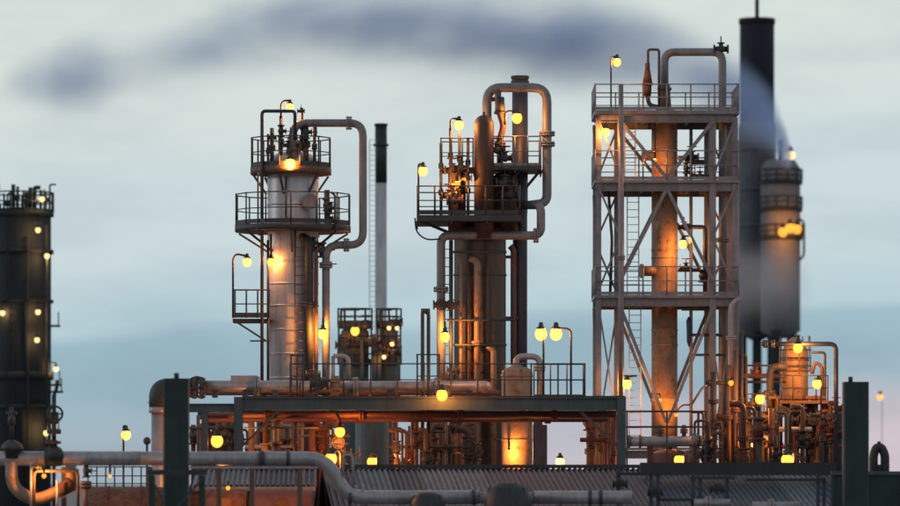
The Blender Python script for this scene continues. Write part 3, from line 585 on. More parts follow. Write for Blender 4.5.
# ------------------------------------------------------------------ piping under the rack
def manifold(label, x0, x1, d0, d1, ytop, n, mats, seed, horiz=(), ybot=None):
    rnd = random.Random(seed); t = thing('pipe_manifold', label, 'piping', (x0 + x1) / 2, (d0 + d1) / 2)
    for i in range(n):
        x = x0 + (x1 - x0) * (i + .2 + .6 * rnd.random()) / n; d = rnd.uniform(d0, d1); r = px(rnd.choice((1.3, 1.8, 2.4, 3.2)), d); yt = ytop + rnd.uniform(0, 14)
        mt = rnd.choice(mats); side = rnd.choice((-1, 1)) * rnd.uniform(6, 14)
        pipe(t, [(x, 520), (x, yt), (x + side, yt)] if rnd.random() < .6 else [(x, 520), (x, yt)], r, mt, d, 'pipe', bend=r * 3, flanges=((0, rnd.uniform(.45, .8)),), n=10)
        if rnd.random() < .65: valve(t, x, rnd.uniform(ytop + 18, 460), d - .05, r * 1.7 + .02, rnd.choice(mats), up=rnd.random() < .5, axis='z')
    for (a, b, y, r, mt, d) in horiz: pipe(t, [(a, y), (b, y)], px(r, d), mt, d, 'header_pipe', flanges=((0, rnd.uniform(.2, .8)),))
    return t
manifold('rusty vertical piping and valves under the rack, between pale downpipe and grey post', 192, 236, 136, 143, 412, 12, ('brown_steel', 'red_oxide', 'dark_steel'), 3, ((190, 236, 428, 1.6, 'dark_steel', 138),))
manifold('piping with valves under the rack in front of the silver column foot', 244, 300, 133, 139, 418, 10, ('brown_steel', 'red_oxide', 'ochre_steel', 'dark_steel'), 5, ((244, 318, 428, .9, 'dark_steel', 133), (246, 300, 447, 2.0, 'light_pipe', 136)))
manifold('rust red piping under the rack right of the silver column', 300, 345, 134, 139, 418, 10, ('red_oxide', 'dark_steel', 'ochre_steel'), 9, ((300, 350, 436, 1.5, 'brown_steel', 135),))
manifold('dark red upright pipes under the rack before the dark column', 392, 442, 134, 142, 417, 13, ('red_oxide', 'dark_steel', 'brown_steel', 'red_oxide'), 12, ((385, 470, 447, 1.6, 'dark_steel', 135), (400, 470, 432, 1.2, 'navy_steel', 136)))
manifold('brown piping below the rack at the dark column foot', 444, 478, 135, 143, 417, 10, ('brown_steel', 'dark_steel', 'ochre_steel'), 15)
manifold('slender rusty piping between the rack end and frame tower', 588, 618, 138, 150, 404, 12, ('brown_steel', 'red_oxide', 'rust'), 21, ((580, 625, 440, 2.2, 'rust', 140), (584, 625, 420, 1.2, 'brown_steel', 141)))
t = thing('storage_tank', 'blue grey cylindrical tank seen under the rack between the columns', 'tank', 372, 158)
MB().vessel(P(372, YH, 158), px(17, 158), 0, P(0, 417, 158).z, .2, 26).build('shell', 'teal_steel', t); m = MB(); m.cyl(P(372, 418, 158), P(372, 411, 158), .15); m.build('vent_stub', 'teal_steel', t)
t = thing('switch_cabinet', 'tall narrow navy equipment cabinet right of the ochre drum', 'cabinet', 540, 140)
a, b = P(533, 425, 140), P(547, 425, 140); m = MB(); m.box(((a.x + b.x) / 2, 140, a.z / 2), (b.x - a.x, .5, a.z)); m.build('body', 'navy_steel', t); m = MB(); a2 = P(538, 420, 140); m.box((a2.x, 140, a2.z - .08), (.28, .4, .16)); m.build('cap', 'navy_steel', t); m = MB(); m.box(((a.x + b.x) / 2, 139.73, a.z - 1.1), ((b.x - a.x) * .8, .03, 1.6)); dr = m.build('door', 'navy_steel', t); m = MB(); m.box((b.x - .12, 139.70, a.z - 1.1), (.03, .03, .2)); m.build('handle', 'dark_steel', dr)
lamp(217, 441, 133, 'amber lamp above the big grey pipe just left of grey rack post', [(217, 433), (217, 424, 134)], .22, 190)
lamp(340, 432, 132.5, 'upper of the three amber lamps under the rack between the columns', [(340, 420), (336, 412)], .18, 150)
lamp(331, 459, 117.5, 'amber lamp beside the big grey pipe elbow', [(331, 452), (336, 449), (341, 452), (341, 492)], .19, 150)
lamp(372, 462, 133.5, 'amber lamp right of the thin arched pipe, at the roof ridge', [(372, 455), (377, 455), (377, 468)], .18, 130)
lamp(126, 435, 150, 'lone amber lamp on a pole against blue sky above the big grey pipe', [(126, 426), (123.5, 426), (123.5, 520)], .20, 80)
lamp(560, 462, 134.5, 'amber lamp at roof ridge against the pink sky gap', [(560, 456), (562, 456), (562, 470)], .17, 70, glass='pale_glass')
lamp(397, 455, 137, 'small white lamp glinting low under the rack amid red pipes', [(397, 449), (402, 449), (402, 470)], .10, 50, glass='pale_glass')

# ------------------------------------------------------------------ sheds with corrugated roofs along the bottom
def shed(label, x0, x1, y_ridge, d_ridge, y_eave, d_eave, mat, mat2, wall, skew=.28, back=5.0, seed=1, sheet_w=.95):
    rnd = random.Random(seed); xm = (x0 + x1) / 2; t = thing('shed', label, 'shed', xm, d_eave)
    zr, ze = P(0, y_ridge, d_ridge).z, P(0, y_eave, d_eave).z
    X0, X1 = P(x0, 0, d_ridge).x, P(x1, 0, d_ridge).x; n = max(2, round((X1 - X0) / sheet_w)); w = (X1 - X0) / n
    def sheet(mb):
        vs_ = []; fs = []; k = 24
        for j in range(2):
            for i in range(k + 1):
                u = i / k; zz = .030 * (1 if (i // 2) % 2 else -1); vs_.append(((u * w * 1.02) + (skew if j else 0), (d_eave - .25 - d_ridge) * j, (ze - zr) * j + zz))
        fs = [[i, i + 1, k + 2 + i, k + 1 + i] for i in range(k)]; mb.add(vs_, fs, False)
    for i in range(n):
        o = inst('sheet%s%s' % (label[:20], x0), 'roof_sheet', mat2 if rnd.random() < .18 else mat, t, (X0 + i * w, d_ridge, zr + .004 * (i % 2)), sheet)
    m = MB(); m.box(((X0 + X1) / 2, d_ridge, zr + .06), (X1 - X0, .5, .10)); m.build('ridge_cap', 'charcoal', t)
    m = MB(); m.bar((X0 + skew, d_eave - .3, ze - .08), (X1 + skew, d_eave - .3, ze - .08), .14, .12); m.build('gutter', 'grey_steel', t)
    m = MB(); m.box(((X0 + X1) / 2, d_eave + .15, (ze - .12) / 2), (X1 - X0, .2, ze - .12)); m.build('wall', wall, t)
    m = MB(); m.add([(X0, d_ridge + .1, zr - .03), (X1, d_ridge + .1, zr - .03), (X1, d_ridge + back, zr - 1.2), (X0, d_ridge + back, zr - 1.2)], [[0, 1, 2, 3]], False); m.add([(X0, d_ridge + back, zr - 1.25), (X1, d_ridge + back, zr - 1.25), (X1, d_ridge + back, 0), (X0, d_ridge + back, 0)], [[0, 1, 2, 3]], False); m.build('rear_slope', mat, t)
    for X in (X0, X1):
        m = MB(); m.add([(X, d_eave + .1, 0), (X, d_ridge + back, 0), (X, d_ridge + back, zr - 1.25), (X, d_ridge, zr - .05), (X, d_eave + .1, ze - .1)], [[0, 1, 2, 3, 4]], False); m.build('gable_wall', wall, t)
    return t, X0, X1, zr, ze, n, w
shed('open sided shed with short grey corrugated roof under the big grey pipe', 196, 316, 469, 125, 486, 121.5, 'roof_sheet_pale', 'roof_sheet', 'rust', .1, 4, 2)
shed('long shed with dark blue grey corrugated roof in the middle', 322, 640, 468.5, 128, 507, 122, 'roof_sheet', 'roof_sheet_pale', 'dark_wall', .45, 5, 4)
t3 = shed('shed with dark corrugated roof and pale sheets, at lower right', 641, 832, 472, 128, 512, 122, 'roof_sheet', 'roof_sheet_pale', 'dark_wall', .45, 5, 6)[0]
m = MB(); a, b = P(640, 469, 126), P(836, 469, 126); m.box((a + b) / 2, (b.x - a.x, .4, .36)); m.build('parapet', 'charcoal', t3)

# ------------------------------------------------------------------ big grey pipe in the foreground and its fittings
DF = 116.0
t = thing('trunk_pipe', 'big smooth grey pipe crossing the lower left and stepping down at its elbow', 'pipe', 160, DF)
pipe(t, [(-30, 458.5), (140, 458.5)], px(7.2, DF), 'light_pipe', DF, 'pipe_run'); pipe(t, [(139.5, 458.5), (262, 458.5)], px(7.0, DF), 'light_pipe', DF, 'pipe_run')
pipe(t, [(261.5, 458.5), (327, 458.5), (345, 497.5), (478, 497.5)], px(7.0, DF), 'light_pipe', DF, 'pipe_run', bend=.75)
pipe(t, [(534, 497.5), (632, 497.5)], px(6.6, DF), 'light_pipe', DF, 'pipe_run'); pipe(t, [(477.5, 498), (534.5, 498)], px(5.8, DF), 'grey_steel', DF, 'pipe_run')
for x, y in ((262, 458.5), (288, 458.5), (55, 458.5), (474, 497.5), (590, 497.5), (601, 497.5), (350, 497.5)):
    m = MB(); m.cyl(P(x - 1.6, y, DF), P(x + 1.6, y, DF), px(8.2, DF), n=20); m.build('clamp', 'dark_steel', t)
for x in (64, 150, 219, 252, 300): m = MB(); m.box((P(x, 0, DF).x, DF, P(0, 467, DF).z / 2), (.13, .13, P(0, 467, DF).z)); m.build('support_post', 'brown_steel', t)
m = MB(); m.bar(P(190, 467.5, DF), P(318, 467.5, DF), .18, .06); m.build('support_rail', 'light_pipe', t)
for x in (365, 430, 560, 620): m = MB(); m.box((P(x, 0, DF).x, DF, P(0, 505, DF).z / 2), (.15, .15, P(0, 505, DF).z)); m.build('support_post', 'dark_steel', t)
def cover(label, x, wpx, hfac):
  t = thing('insulation_hood', label, 'cover', x, DF - .6)
  m = MB(); c = P(x, 510, DF - .6); rr_ = px(wpx, DF)
  m.lathe(c, [(rr_ * 1.04, -.15), (rr_ * 1.04, .0), (rr_ * .98, rr_ * hfac * .45), (rr_ * .82, rr_ * hfac * .78), (rr_ * .5, rr_ * hfac * .96), (.02, rr_ * hfac)], 16); m.build('dome', 'charcoal', t)
  for i in range(8): a = i * .785 + .2; m = MB(); m.bar(c + Vector((rr_ * 1.05 * math.cos(a), rr_ * 1.05 * math.sin(a), .02)), c + Vector((rr_ * .80 * math.cos(a), rr_ * .80 * math.sin(a), rr_ * hfac * .82)), .05); m.build('strap', 'dark_steel', t)
  m = MB(); m.lathe(c, [(rr_ * 1.02, -.1), (rr_ * 1.14, -.1), (rr_ * 1.14, -.02), (rr_ * 1.02, -.02)], 16, cap=False); m.build('skirt', 'dark_steel', t)
  m = MB(); m.box((c.x, c.y, (c.z - .15) / 2), (.3, .3, c.z - .15)); m.build('support_post', 'dark_steel', t)
cover('black domed cover over the low grey pipe, in front of the long shed', 508, 23, 1.2)
cover('small flat black cover on the low grey pipe, left of the black dome', 428, 17, 1.05)
t = thing('vent_pipe', 'thin pale pipe arched like a cane beside lamp at the pipe elbow', 'pipe', 349, DF); pipe(t, [(343, 490), (343, 455), (353, 455), (353, 490)], px(1.3, DF), 'light_pipe', DF, 'pipe_run', bend=.14); pipe(t, [(343, 491), (343, 489)], px(2.2, DF), 'dark_steel', DF, 'foot'); pipe(t, [(353, 491), (353, 489)], px(2.2, DF), 'dark_steel', DF, 'foot')
for x in (356, 363): 
    t_ = thing('bolt_stub', 'small pale stub on the low grey pipe, %s the cane pipe' % ('next to' if x == 356 else 'second from'), 'stub', x, DF, z=P(0, 491, DF).z); m = MB(); m.cyl(P(x, 491, DF), P(x, 487.5, DF), px(1.2, DF), n=8); m.ball(P(x, 487, DF), px(1.7, DF), 1, 8, 6); m.build('stub', 'light_pipe', t_)
# bottom left fittings
t = thing('bent_pipe', 'thick orange lit bent pipe curving like a hook at bottom left corner', 'pipe', 30, DF - .9)
d_ = DF - .9; pipe(t, [(11.5, 462), (11.5, 487), (34, 502), (62, 490)], px(6.2, d_), 'ochre_steel', d_, 'pipe_run', bend=.55, n=16)
m = MB(); m.cyl(P(60, 491, d_), P(72, 483, d_), px(6.3, d_), px(8.5, d_)); m.build('reducer', 'rust', t); m = MB(); m.cyl(P(71, 488, d_), P(71, 463, d_), px(5.5, d_)); m.cyl(P(71, 473, d_), P(71, 469, d_), px(8, d_)); m.build('riser', 'ochre_steel', t)
t = thing('instrument_piping', 'thin upright pipes with small valve hanging below the grey pipe at bottom left', 'piping', 55, DF - 1.2); d_ = DF - 1.3
pipe(t, [(31, 462), (31, 520)], px(1.3, d_), 'light_pipe', d_); pipe(t, [(57, 480), (57, 520)], px(1.2, d_), 'light_pipe', d_); pipe(t, [(34, 520), (34, 471), (78, 471), (78, 520)], px(1.6, d_), 'brown_steel', d_, bend=.14); pipe(t, [(86, 520), (86, 481)], px(3.4, d_), 'brown_steel', d_, flanges=((0, .9),)); valve(t, 37, 467, d_, px(2.4, d_), 'dark_steel'); valve(t, 86, 471, d_, px(3.6, d_), 'dark_steel', wheel=False, axis='z')
t = thing('gate_valve', 'tall dark gate valve with handwheel on top of the big grey pipe', 'valve', 53, DF)
m = MB(); m.cyl(P(53, 462, DF - .2), P(53, 440, DF - .2), px(6, DF), px(4, DF)); m.cyl(P(45, 457, DF - .2), P(61, 457, DF - .2), px(9.5, DF)); m.ball(P(55, 455, DF - .3), px(9, DF), 1, 14, 8); m.cyl(P(53, 444, DF - .2), P(53, 441, DF - .2), px(8, DF)); m.cyl(P(54, 440, DF - .2), P(54, 395, DF - .2), px(1.7, DF)); m.cyl(P(54, 424, DF - .2), P(54, 412, DF - .2), px(4.6, DF)); m.build('body', 'charcoal', t)
m = MB(); q = P(55, 414, DF - .4); m.ring(q, px(7.5, DF), px(1.1, DF), 'Y', 18, 6); m.bar(q - Vector((.19, 0, 0)), q + Vector((.19, 0, 0)), .04); m.bar(q - Vector((0, 0, .19)), q + Vector((0, 0, .19)), .04); m.build('handwheel', 'charcoal', t)
m = MB(); m.cyl(P(47, 432, DF - .2), P(61, 432, DF - .2), px(2.2, DF)); m.build('yoke', 'charcoal', t)
t = thing('relief_valve', 'dark domed valve with upright stem on the big grey pipe at far left', 'valve', 12, DF)
m = MB(); q = P(12, 448, DF - .1); m.lathe(q, [(px(7, DF), -.28), (px(7, DF), -.06), (px(11, DF), -.05), (px(11, DF), .03), (px(9.5, DF), .10), (px(5.5, DF), .18), (px(3, DF), .21), (.02, .22)], 18); m.build('bonnet', 'dark_steel', t)
m = MB(); m.cyl(P(11.5, 440, DF - .1), P(11.5, 407, DF - .1), px(2.0, DF)); m.cyl(P(11.5, 425, DF - .1), P(11.5, 414, DF - .1), px(4, DF), px(3, DF)); m.cyl(P(6, 413, DF - .1), P(17, 413, DF - .1), px(1.6, DF)); m.build('stem', 'dark_steel', t)
t = thing('small_valve', 'little dark valve head poking above the grey pipe beside the ribbed elbow', 'valve', 147, 124, z=0); m = MB(); m.cyl((P(147, 0, 124).x, 124, 0), P(147, 444, 124), px(1.2, 124), n=8); m.build('stem', 'dark_steel', t); m = MB(); m.ball(P(147, 441, 124), px(4, 124), 1, 10, 8); m.build('head', 'dark_steel', t)
t = thing('storage_drum', 'long rusty horizontal drum along the bottom behind the thin upright pipes', 'drum', 165, 124)
rr_ = .95; zc_ = P(0, 487, 122).z - rr_; a, b = P(90, 0, 124).x, P(193, 0, 124).x; m = MB(); m.cyl((a, 124, zc_), (b, 124, zc_), rr_, n=30); m.build('shell', 'rust', t)
for X in (a + .5, (a + b) / 2, b - .5): m = MB(); m.cyl((X - .05, 124, zc_), (X + .05, 124, zc_), rr_ + .02, n=30); m.build('band', 'rust', t); m = MB(); m.box((X, 124, (zc_ - rr_ * .7) / 2), (.3, 1.2, zc_ - rr_ * .7)); m.build('saddle', 'concrete', t)
t = thing('guard_railing', 'thin bar railing seen below the big grey pipe above the rusty drum', 'railing', 120, 127)
zr_ = P(0, 500, 127).z; railing(t, [P(88, 500, 127), P(150, 500, 127)], P(0, 467, 127).z - zr_, 7, 'dark_steel', rr=.018, toe=0)
m = MB(); m.bar(P(88, 476, 127), P(150, 476, 127), .03); m.build('lower_rail', 'dark_steel', t); m = MB()
for x in (88, 119, 150): m = MB(); m.box((P(x, 0, 127).x, 127, zr_ / 2), (.07, .07, zr_ - .01)); m.build('leg', 'dark_steel', t)
# rusty tanks glimpsed under the short roof
for i, (x0, x1, lb) in enumerate(((206, 247, 'rusty orange lit drum end under the short corrugated roof'), (254, 312, 'dark red drum under the short corrugated roof, right of post'))):
    t = thing('storage_drum', lb, 'drum', (x0 + x1) / 2, 120); X0, X1 = P(x0, 0, 120).x, P(x1, 0, 120).x; m = MB(); z_ = P(0, 489, 120).z - .62; m.cyl((X0, 120, z_), (X1, 120, z_), .62, n=26); m.build('shell', 'rust' if i == 0 else 'red_oxide', t); m = MB(); m.box(((X0 + X1) / 2, 120, (z_ - .4) / 2), (.8, .6, z_ - .4)); m.build('plinth', 'concrete', t)
    m = MB(); m.cyl(((X0 + X1) / 2, 119.6, z_ + .1), ((X0 + X1) / 2, 119.2, z_ + .15), .16); m.cyl(((X0 + X1) / 2, 119.22, z_ + .15), ((X0 + X1) / 2, 119.15, z_ + .16), .22); m.build('nozzle', 'rust', t)
lamp(44, 476, DF - 1.6, 'small added orange lamp below the grey pipe among fittings at bottom left', [(44, 468), (44, 466)], .07, 90, glass='orange_glass')  # added to light the bent pipe and fittings; real source unseen
lamp(228, 488, 118.3, 'small added orange lamp under the short corrugated roof', [(228, 482), (228, 478, 119)], .07, 60, glass='orange_glass')  # added for the orange glow on the drums; source hidden
lamp(110, 476, 120.8, 'small added orange lamp over the rusty horizontal drum', [(110, 470), (110, 465)], .06, 50, glass='orange_glass')  # added to warm the rusty drum; no lamp seen here

# ------------------------------------------------------------------ dark green upright ducts
def duct(label, x0, x1, y0, d, nub):
    t = thing('duct_post', label, 'duct', (x0 + x1) / 2, d); a, b = P(x0, y0, d), P(x1, y0, d); w = b.x - a.x; xc = (a.x + b.x) / 2
    segs = [0, a.z - 2.3, a.z - 1.15, a.z]
    for s0, s1 in zip(segs[:-1], segs[1:]):
        m = MB(); e = w * .06; h_ = w / 2; dep = .55
        ring_ = [(-h_ + e, -dep / 2), (h_ - e, -dep / 2), (h_, -dep / 2 + e), (h_, dep / 2 - e), (h_ - e, dep / 2), (-h_ + e, dep / 2), (-h_, dep / 2 - e), (-h_, -dep / 2 + e)]
        m.add([(xc + x_, d + y_, s0) for x_, y_ in ring_] + [(xc + x_, d + y_, s1 - .0005) for x_, y_ in ring_], [[i, (i + 1) % 8, 8 + (i + 1) % 8, 8 + i] for i in range(8)] + [list(range(8))[::-1], list(range(8, 16))], False); m.build('duct_section', 'green_paint', t)
    m = MB(); m.cyl((xc + nub * w, d, a.z - .01), (xc + nub * w, d, a.z + .14), .06, n=10); m.build('nub', 'green_paint', t)
    return t
duct('upright dark green duct standing in front of the big grey pipe', 164, 189, 379, 104, .0)
duct('upright dark green duct standing at the right end of the plant', 843, 868, 382, 118, -.2)
t = thing('support_frame', 'dark steel bracket frame around the left green duct', 'frame', 177, 102.5)
m = MB(); m.bar(P(148, 472.5, 102.5), P(207, 472.5, 102.5), .12, .12); m.build('cross_bar', 'charcoal', t)
for x in (152, 202): m = MB(); m.box((P(x, 0, 102.5).x, 102.5, P(0, 475.5, 102.5).z / 2), (.14, .14, P(0, 475.5, 102.5).z)); m.build('leg', 'green_paint', t)
m = MB(); m.bar(P(202, 480, 102.4), P(178, 506, 102.4), .05); m.bar(P(152, 480, 102.4), P(164, 502, 102.4), .05); m.build('brace', 'dark_steel', t)
# ------------------------------------------------------------------ lower right process unit
DQ = 170.0
def box_px(m, x0, x1, y0, y1, d, dep):
    a, b = P(x0, y0, d), P(x1, y1, d); m.box(((a.x + b.x) / 2, d, (a.z + b.z) / 2), (abs(b.x - a.x), dep, abs(b.z - a.z))); return m
t = thing('reactor_unit', 'orange lit upright drum on steel legs wrapped in pipes, at lower right', 'reactor', 795, DQ)
c = P(795, YH, DQ); m = MB(); m.lathe((c.x, c.y, 0), [(px(9, DQ), P(0, 420, DQ).z), (px(13, DQ), P(0, 408, DQ).z), (px(13, DQ), P(0, 352, DQ).z), (px(9, DQ), P(0, 342, DQ).z), (px(3, DQ), P(0, 337, DQ).z)], 24); m.build('shell', 'ochre_steel', t)
for yy in (360, 371, 388, 403): z = P(0, yy, DQ).z; MB().lathe((c.x, c.y, z), [(px(13, DQ), -.03), (px(13.8, DQ), -.03), (px(13.8, DQ), .03), (px(13, DQ), .03)], 24, cap=False).build('band', 'brown_steel', t)
for sx in (-1, 1):
    for sy in (-1, 1): MB().ibeam((c.x + sx * .75, c.y + sy * .75, 0), (c.x + sx * .75, c.y + sy * .75, P(0, 396, DQ).z), .16, .16).build('leg', 'brown_steel', t)
m = MB(); m.box((c.x, c.y, P(0, 398, DQ).z), (2.2, 2.2, .12)); pf = m.build('platform', 'brown_steel', t)
for yy in (350, 358, 366): 
    m = MB()
    for i in range(12): a = i * .5236; m.cyl(c + Vector((.62 * math.cos(a), .62 * math.sin(a), P(0, yy, DQ).z - 5)), c + Vector((.62 * math.cos(a + .5236), .62 * math.sin(a + .5236), P(0, yy, DQ).z - 5)), .022, n=5)
    m.build('cage_ring', 'dark_steel', t)
for i in range(8): a = i * .785 + .2; m = MB(); m.bar(c + Vector((.64 * math.cos(a), .64 * math.sin(a), P(0, 372, DQ).z - 5)), c + Vector((.60 * math.cos(a), .60 * math.sin(a), P(0, 336, DQ).z - 5)), .035); m.build('cage_bar', 'dark_steel', t)
pipe(t, [(762, 344), (836, 344), (836, 470)], px(2.3, DQ), 'navy_steel', DQ - 1.4, 'hoop_pipe', bend=.25, flanges=((0, .05), (0, .14)))
pipe(t, [(812, 352.5), (825, 352.5), (825, 470)], px(1.3, DQ), 'dark_steel', DQ - 1.0, 'hoop_pipe', bend=.12); pipe(t, [(812, 374), (815, 362), (822, 366), (822, 470)], px(1.8, DQ), 'brown_steel', DQ - .8, 'branch_pipe', bend=.2)
pipe(t, [(770, 470), (770, 367), (786, 367)], px(3.6, DQ), 'dark_steel', DQ - .9, 'elbow_pipe', bend=.45, flanges=((0, .75),))
for y, r, mt in ((365.5, .9, 'dark_steel'), (376, 2.4, 'brown_steel'), (382, 1.3, 'dark_steel')): pipe(t, [(744, y), (786, y)], px(r, DQ), mt, DQ - .3, 'header_pipe')
pipe(t, [(760, 429.5), (812, 429.5)], px(2.6, DQ), 'light_pipe', DQ - 1.8, 'header_pipe', flanges=((0, .2), (0, .8))); pipe(t, [(761, 437.5), (780, 437.5)], px(2.8, DQ), 'light_pipe', DQ - 1.6, 'header_pipe')
pipe(t, [(740, 414), (842, 414)], px(1.6, DQ), 'brown_steel', DQ - .6, 'header_pipe'); pipe(t, [(740, 447), (842, 447)], px(2.0, DQ), 'red_oxide', DQ - .6, 'header_pipe'); pipe(t, [(812, 432), (842, 432)], px(1.4, DQ), 'red_oxide', DQ - .8, 'header_pipe')
for x, y, r in ((782, 412, 4), (790, 420, 5), (803, 416, 4.5), (812, 420, 4), (830, 418, 4), (756, 372, 3), (752, 404, 3.4), (764, 418, 4), (824, 440, 4), (808, 442, 4.5), (836, 408, 3.5)): valve(t, x, y, DQ - 1.1, px(r, DQ), random.choice(('dark_steel', 'brown_steel', 'red_oxide')), up=random.random() < .6, axis=random.choice('xz'))
pl = slab(t, 778, 826, 401, DQ - 1.3, DQ + 1.0, .12, 'brown_steel'); railing(pl, [corner(779, 401, DQ, DQ - 1.25), corner(825, 401, DQ, DQ - 1.25)], .95, 4, 'dark_steel', toe=0, rr=.022)
manifold('tangle of dark red upright pipes at the foot of the lower right drum', 742, 842, 166, 172, 402, 22, ('red_oxide', 'dark_steel', 'brown_steel', 'charcoal'), 31)
t = thing('pipe_bundle', 'upright brown and grey pipes beside the right legs of frame tower', 'piping', 742, DQ - 1)
for x, y0, r, mt in ((735.5, 350, 2.6, 'brown_steel'), (742, 330, 1.4, 'dark_steel'), (729, 365, 2.2, 'brown_steel')): pipe(t, [(x, 470), (x, y0)], px(r, DQ), mt, DQ - 1.4, 'pipe', flanges=((0, .5),))
pipe(t, [(737, 355), (746.5, 355), (746.5, 470)], px(1.2, DQ), 'dark_steel', DQ - 1.2, 'pipe', bend=.12)
t = thing('cross_valve', 'dark cross shaped valve post right of the frame tower column', 'valve', 713, DQ - 1.5)
dv = DQ - 1.5; pipe(t, [(713.5, 470), (713.5, 372)], px(3.0, DQ), 'charcoal', dv, 'post', flanges=((0, .7),)); pipe(t, [(705, 383), (732, 383)], px(1.8, DQ), 'charcoal', dv, 'arm', flanges=((0, .2), (0, .85))); pipe(t, [(692, 404), (702, 388), (708, 384)], px(1.2, DQ), 'grey_steel', dv, 'branch', bend=.3); valve(t, 713, 426, dv, px(4.5, DQ), 'charcoal', up=False)
manifold('small valves and pipes on the deck at the frame tower foot', 692, 740, 165, 171, 412, 11, ('dark_steel', 'brown_steel', 'red_oxide', 'light_pipe'), 37)
t = thing('heat_exchanger', 'long pale horizontal exchanger shell at the frame tower foot', 'exchanger', 673, DQ - 2)
de = DQ - 2.4; m = MB(); m.cyl(P(628, 441.5, de), P(716, 441.5, de), px(5.2, de), n=20); m.build('shell', 'light_pipe', t)
for x in (629, 640, 704, 716): m = MB(); m.cyl(P(x - 1, 441.5, de), P(x + 1, 441.5, de), px(6.6, de), n=20); m.build('flange', 'brown_steel', t)
for x in (650, 695): m = MB(); z = P(0, 446, de).z; m.box((P(x, 0, de).x, de, z / 2), (.22, .3, z)); m.build('saddle', 'red_oxide', t)
for x in (660, 684): pipe(t, [(x, 440), (x, 425)], px(2.2, de), 'brown_steel', de, 'nozzle', flanges=((0, .6),))
t = thing('foot_railing', 'dark two bar railing along the frame tower foot above the exchanger', 'railing', 660, DQ - 4)
for x in (627, 667, 706): m = MB(); z = P(0, 411, DQ - 4).z; m.box((P(x, 0, DQ - 4).x, DQ - 4, z / 2), (.06, .06, z)); m.build('post', 'dark_steel', t)
for y in (411.5, 427): m = MB(); m.cyl(P(625, y, DQ - 4), P(708, y, DQ - 4), px(1.1, DQ), n=6); m.build('rail', 'dark_steel', t)
for i, (x0, x1, y0, lb, mt) in enumerate(((596, 616, 446, 'rusty squat tank by the rack end post', 'rust'), (650, 690, 449, 'dark red tank behind the exchanger at the frame tower foot', 'red_oxide'), (741, 756, 430, 'narrow ochre tank left of the lower right drum', 'ochre_steel'))):
    t = thing('small_tank', lb, 'tank', (x0 + x1) / 2, DQ + 1); c = P((x0 + x1) / 2, YH, DQ + 1); MB().vessel(c, px((x1 - x0) / 2, DQ), 0, P(0, y0, DQ).z, .3, 20).build('shell', mt, t); m = MB(); m.cyl((c.x, c.y, P(0, y0, DQ).z - .02), (c.x, c.y, P(0, y0, DQ).z + .2), .1); m.build('vent_stub', mt, t)
lamp(798, 348, DQ - 1.9, 'amber lamp at the top of the lower right drum', [(798, 341), (798, 336), (795, 335, DQ - .6)], .22, 260)
lamp(817, 384, DQ - 2.2, 'amber lamp on a pole right of the lower right drum', [(817, 377), (821, 377), (821, 470)], .21, 120)
lamp(760, 399, DQ - 2.2, 'amber lamp on an arched pole left of the lower right drum', [(760, 393), (774, 393), (778, 398), (778, 470)], .22, 120)
lamp(787, 460, 140, 'brightest amber lamp just above the lower right roof', [(787, 452), (794, 452), (794, 474, 140)], .22, 260)
lamp(679, 460, 140, 'amber lamp above the roof at the frame tower foot', [(679, 452), (684, 452), (684, 474)], .19, 200)
lamp(731, 383, DQ - 2.6, 'small orange lamp at the end of the cross shaped valve arm', [(731, 378), (736, 378)], .12, 60, glass='orange_glass')
lamp(753, 445, 168, 'small pale lamp by the narrow ochre tank', [(753, 438), (757, 436)], .10, 110, glass='pale_glass')

# ------------------------------------------------------------------ right edge
t = thing('low_wall', 'dark green panelled wall along the bottom right corner', 'wall', 865, 122)
X = P(832, 0, 122).x; i = 0
while X < P(915, 0, 122).x:
    m = MB(); zt_ = P(0, 475, 122).z; m.box((X + .48, 122, zt_ / 2), (.94, .12, zt_)); m.build('panel', 'green_paint', t); m = MB(); m.box((X, 121.93, zt_ / 2), (.07, .05, zt_)); m.build('batten', 'dark_steel', t); X += .96
m = MB(); a, b = P(831, 475, 122), P(915, 475, 122); m.bar(a + Vector((0, 0, .05)), b + Vector((0, 0, .05)), .24, .1); m.build('coping', 'teal_steel', t)
t = thing('lifting_frame', 'black arch shaped fitting with a stud on top, far right above the wall', 'fitting', 879, 124)
m = MB(); d_ = 124; pts = [P(873.5, 520, d_), P(873.5, 455, d_), P(876, 448.5, d_), P(879, 447, d_), P(882, 448.5, d_), P(885, 455, d_), P(885, 520, d_)]
m.tube(pts, px(4.4, d_), .1, n=10); m.build('arch', 'charcoal', t); m = MB(); m.cyl(P(879, 446, d_), P(879, 441.5, d_), px(1.8, d_)); m.build('stud', 'charcoal', t); m = MB(); m.bar(P(872, 470, d_), P(886, 470, d_), .1, .3); m.build('cross_bar', 'charcoal', t)
# dark pipework in front of the right shed roof
t = thing('cable_rack', 'dark navy posts with short grey pipes standing in front of the right shed', 'frame', 670, 119)
for x, y0 in ((618, 470), (651, 472), (658, 474), (693, 473), (700, 478), (727, 476), (818, 474), (824, 478)): m = MB(); z = P(0, y0, 119).z; m.box((P(x, 0, 119).x, 119, z / 2), (.10, .10, z)); m.build('post', 'navy_steel', t)
for x0, x1, y in ((616, 660, 474), (690, 735, 478), (660, 700, 500), (745, 826, 480)): m = MB(); m.bar(P(x0, y, 118.9), P(x1, y, 118.9), .08, .08); m.build('bar', 'charcoal', t)
for x0, x1, y, r in ((694, 730, 503, 4), (752, 800, 506, 4)): pipe(t, [(x0, y), (x1, y)], px(r, 119), 'light_pipe', 118.7, 'pipe', flanges=((0, .4),))
for x, y in ((620, 484), (717, 489), (655, 492)): valve(t, x, y, 118.7, px(4, 119), 'charcoal', up=False)

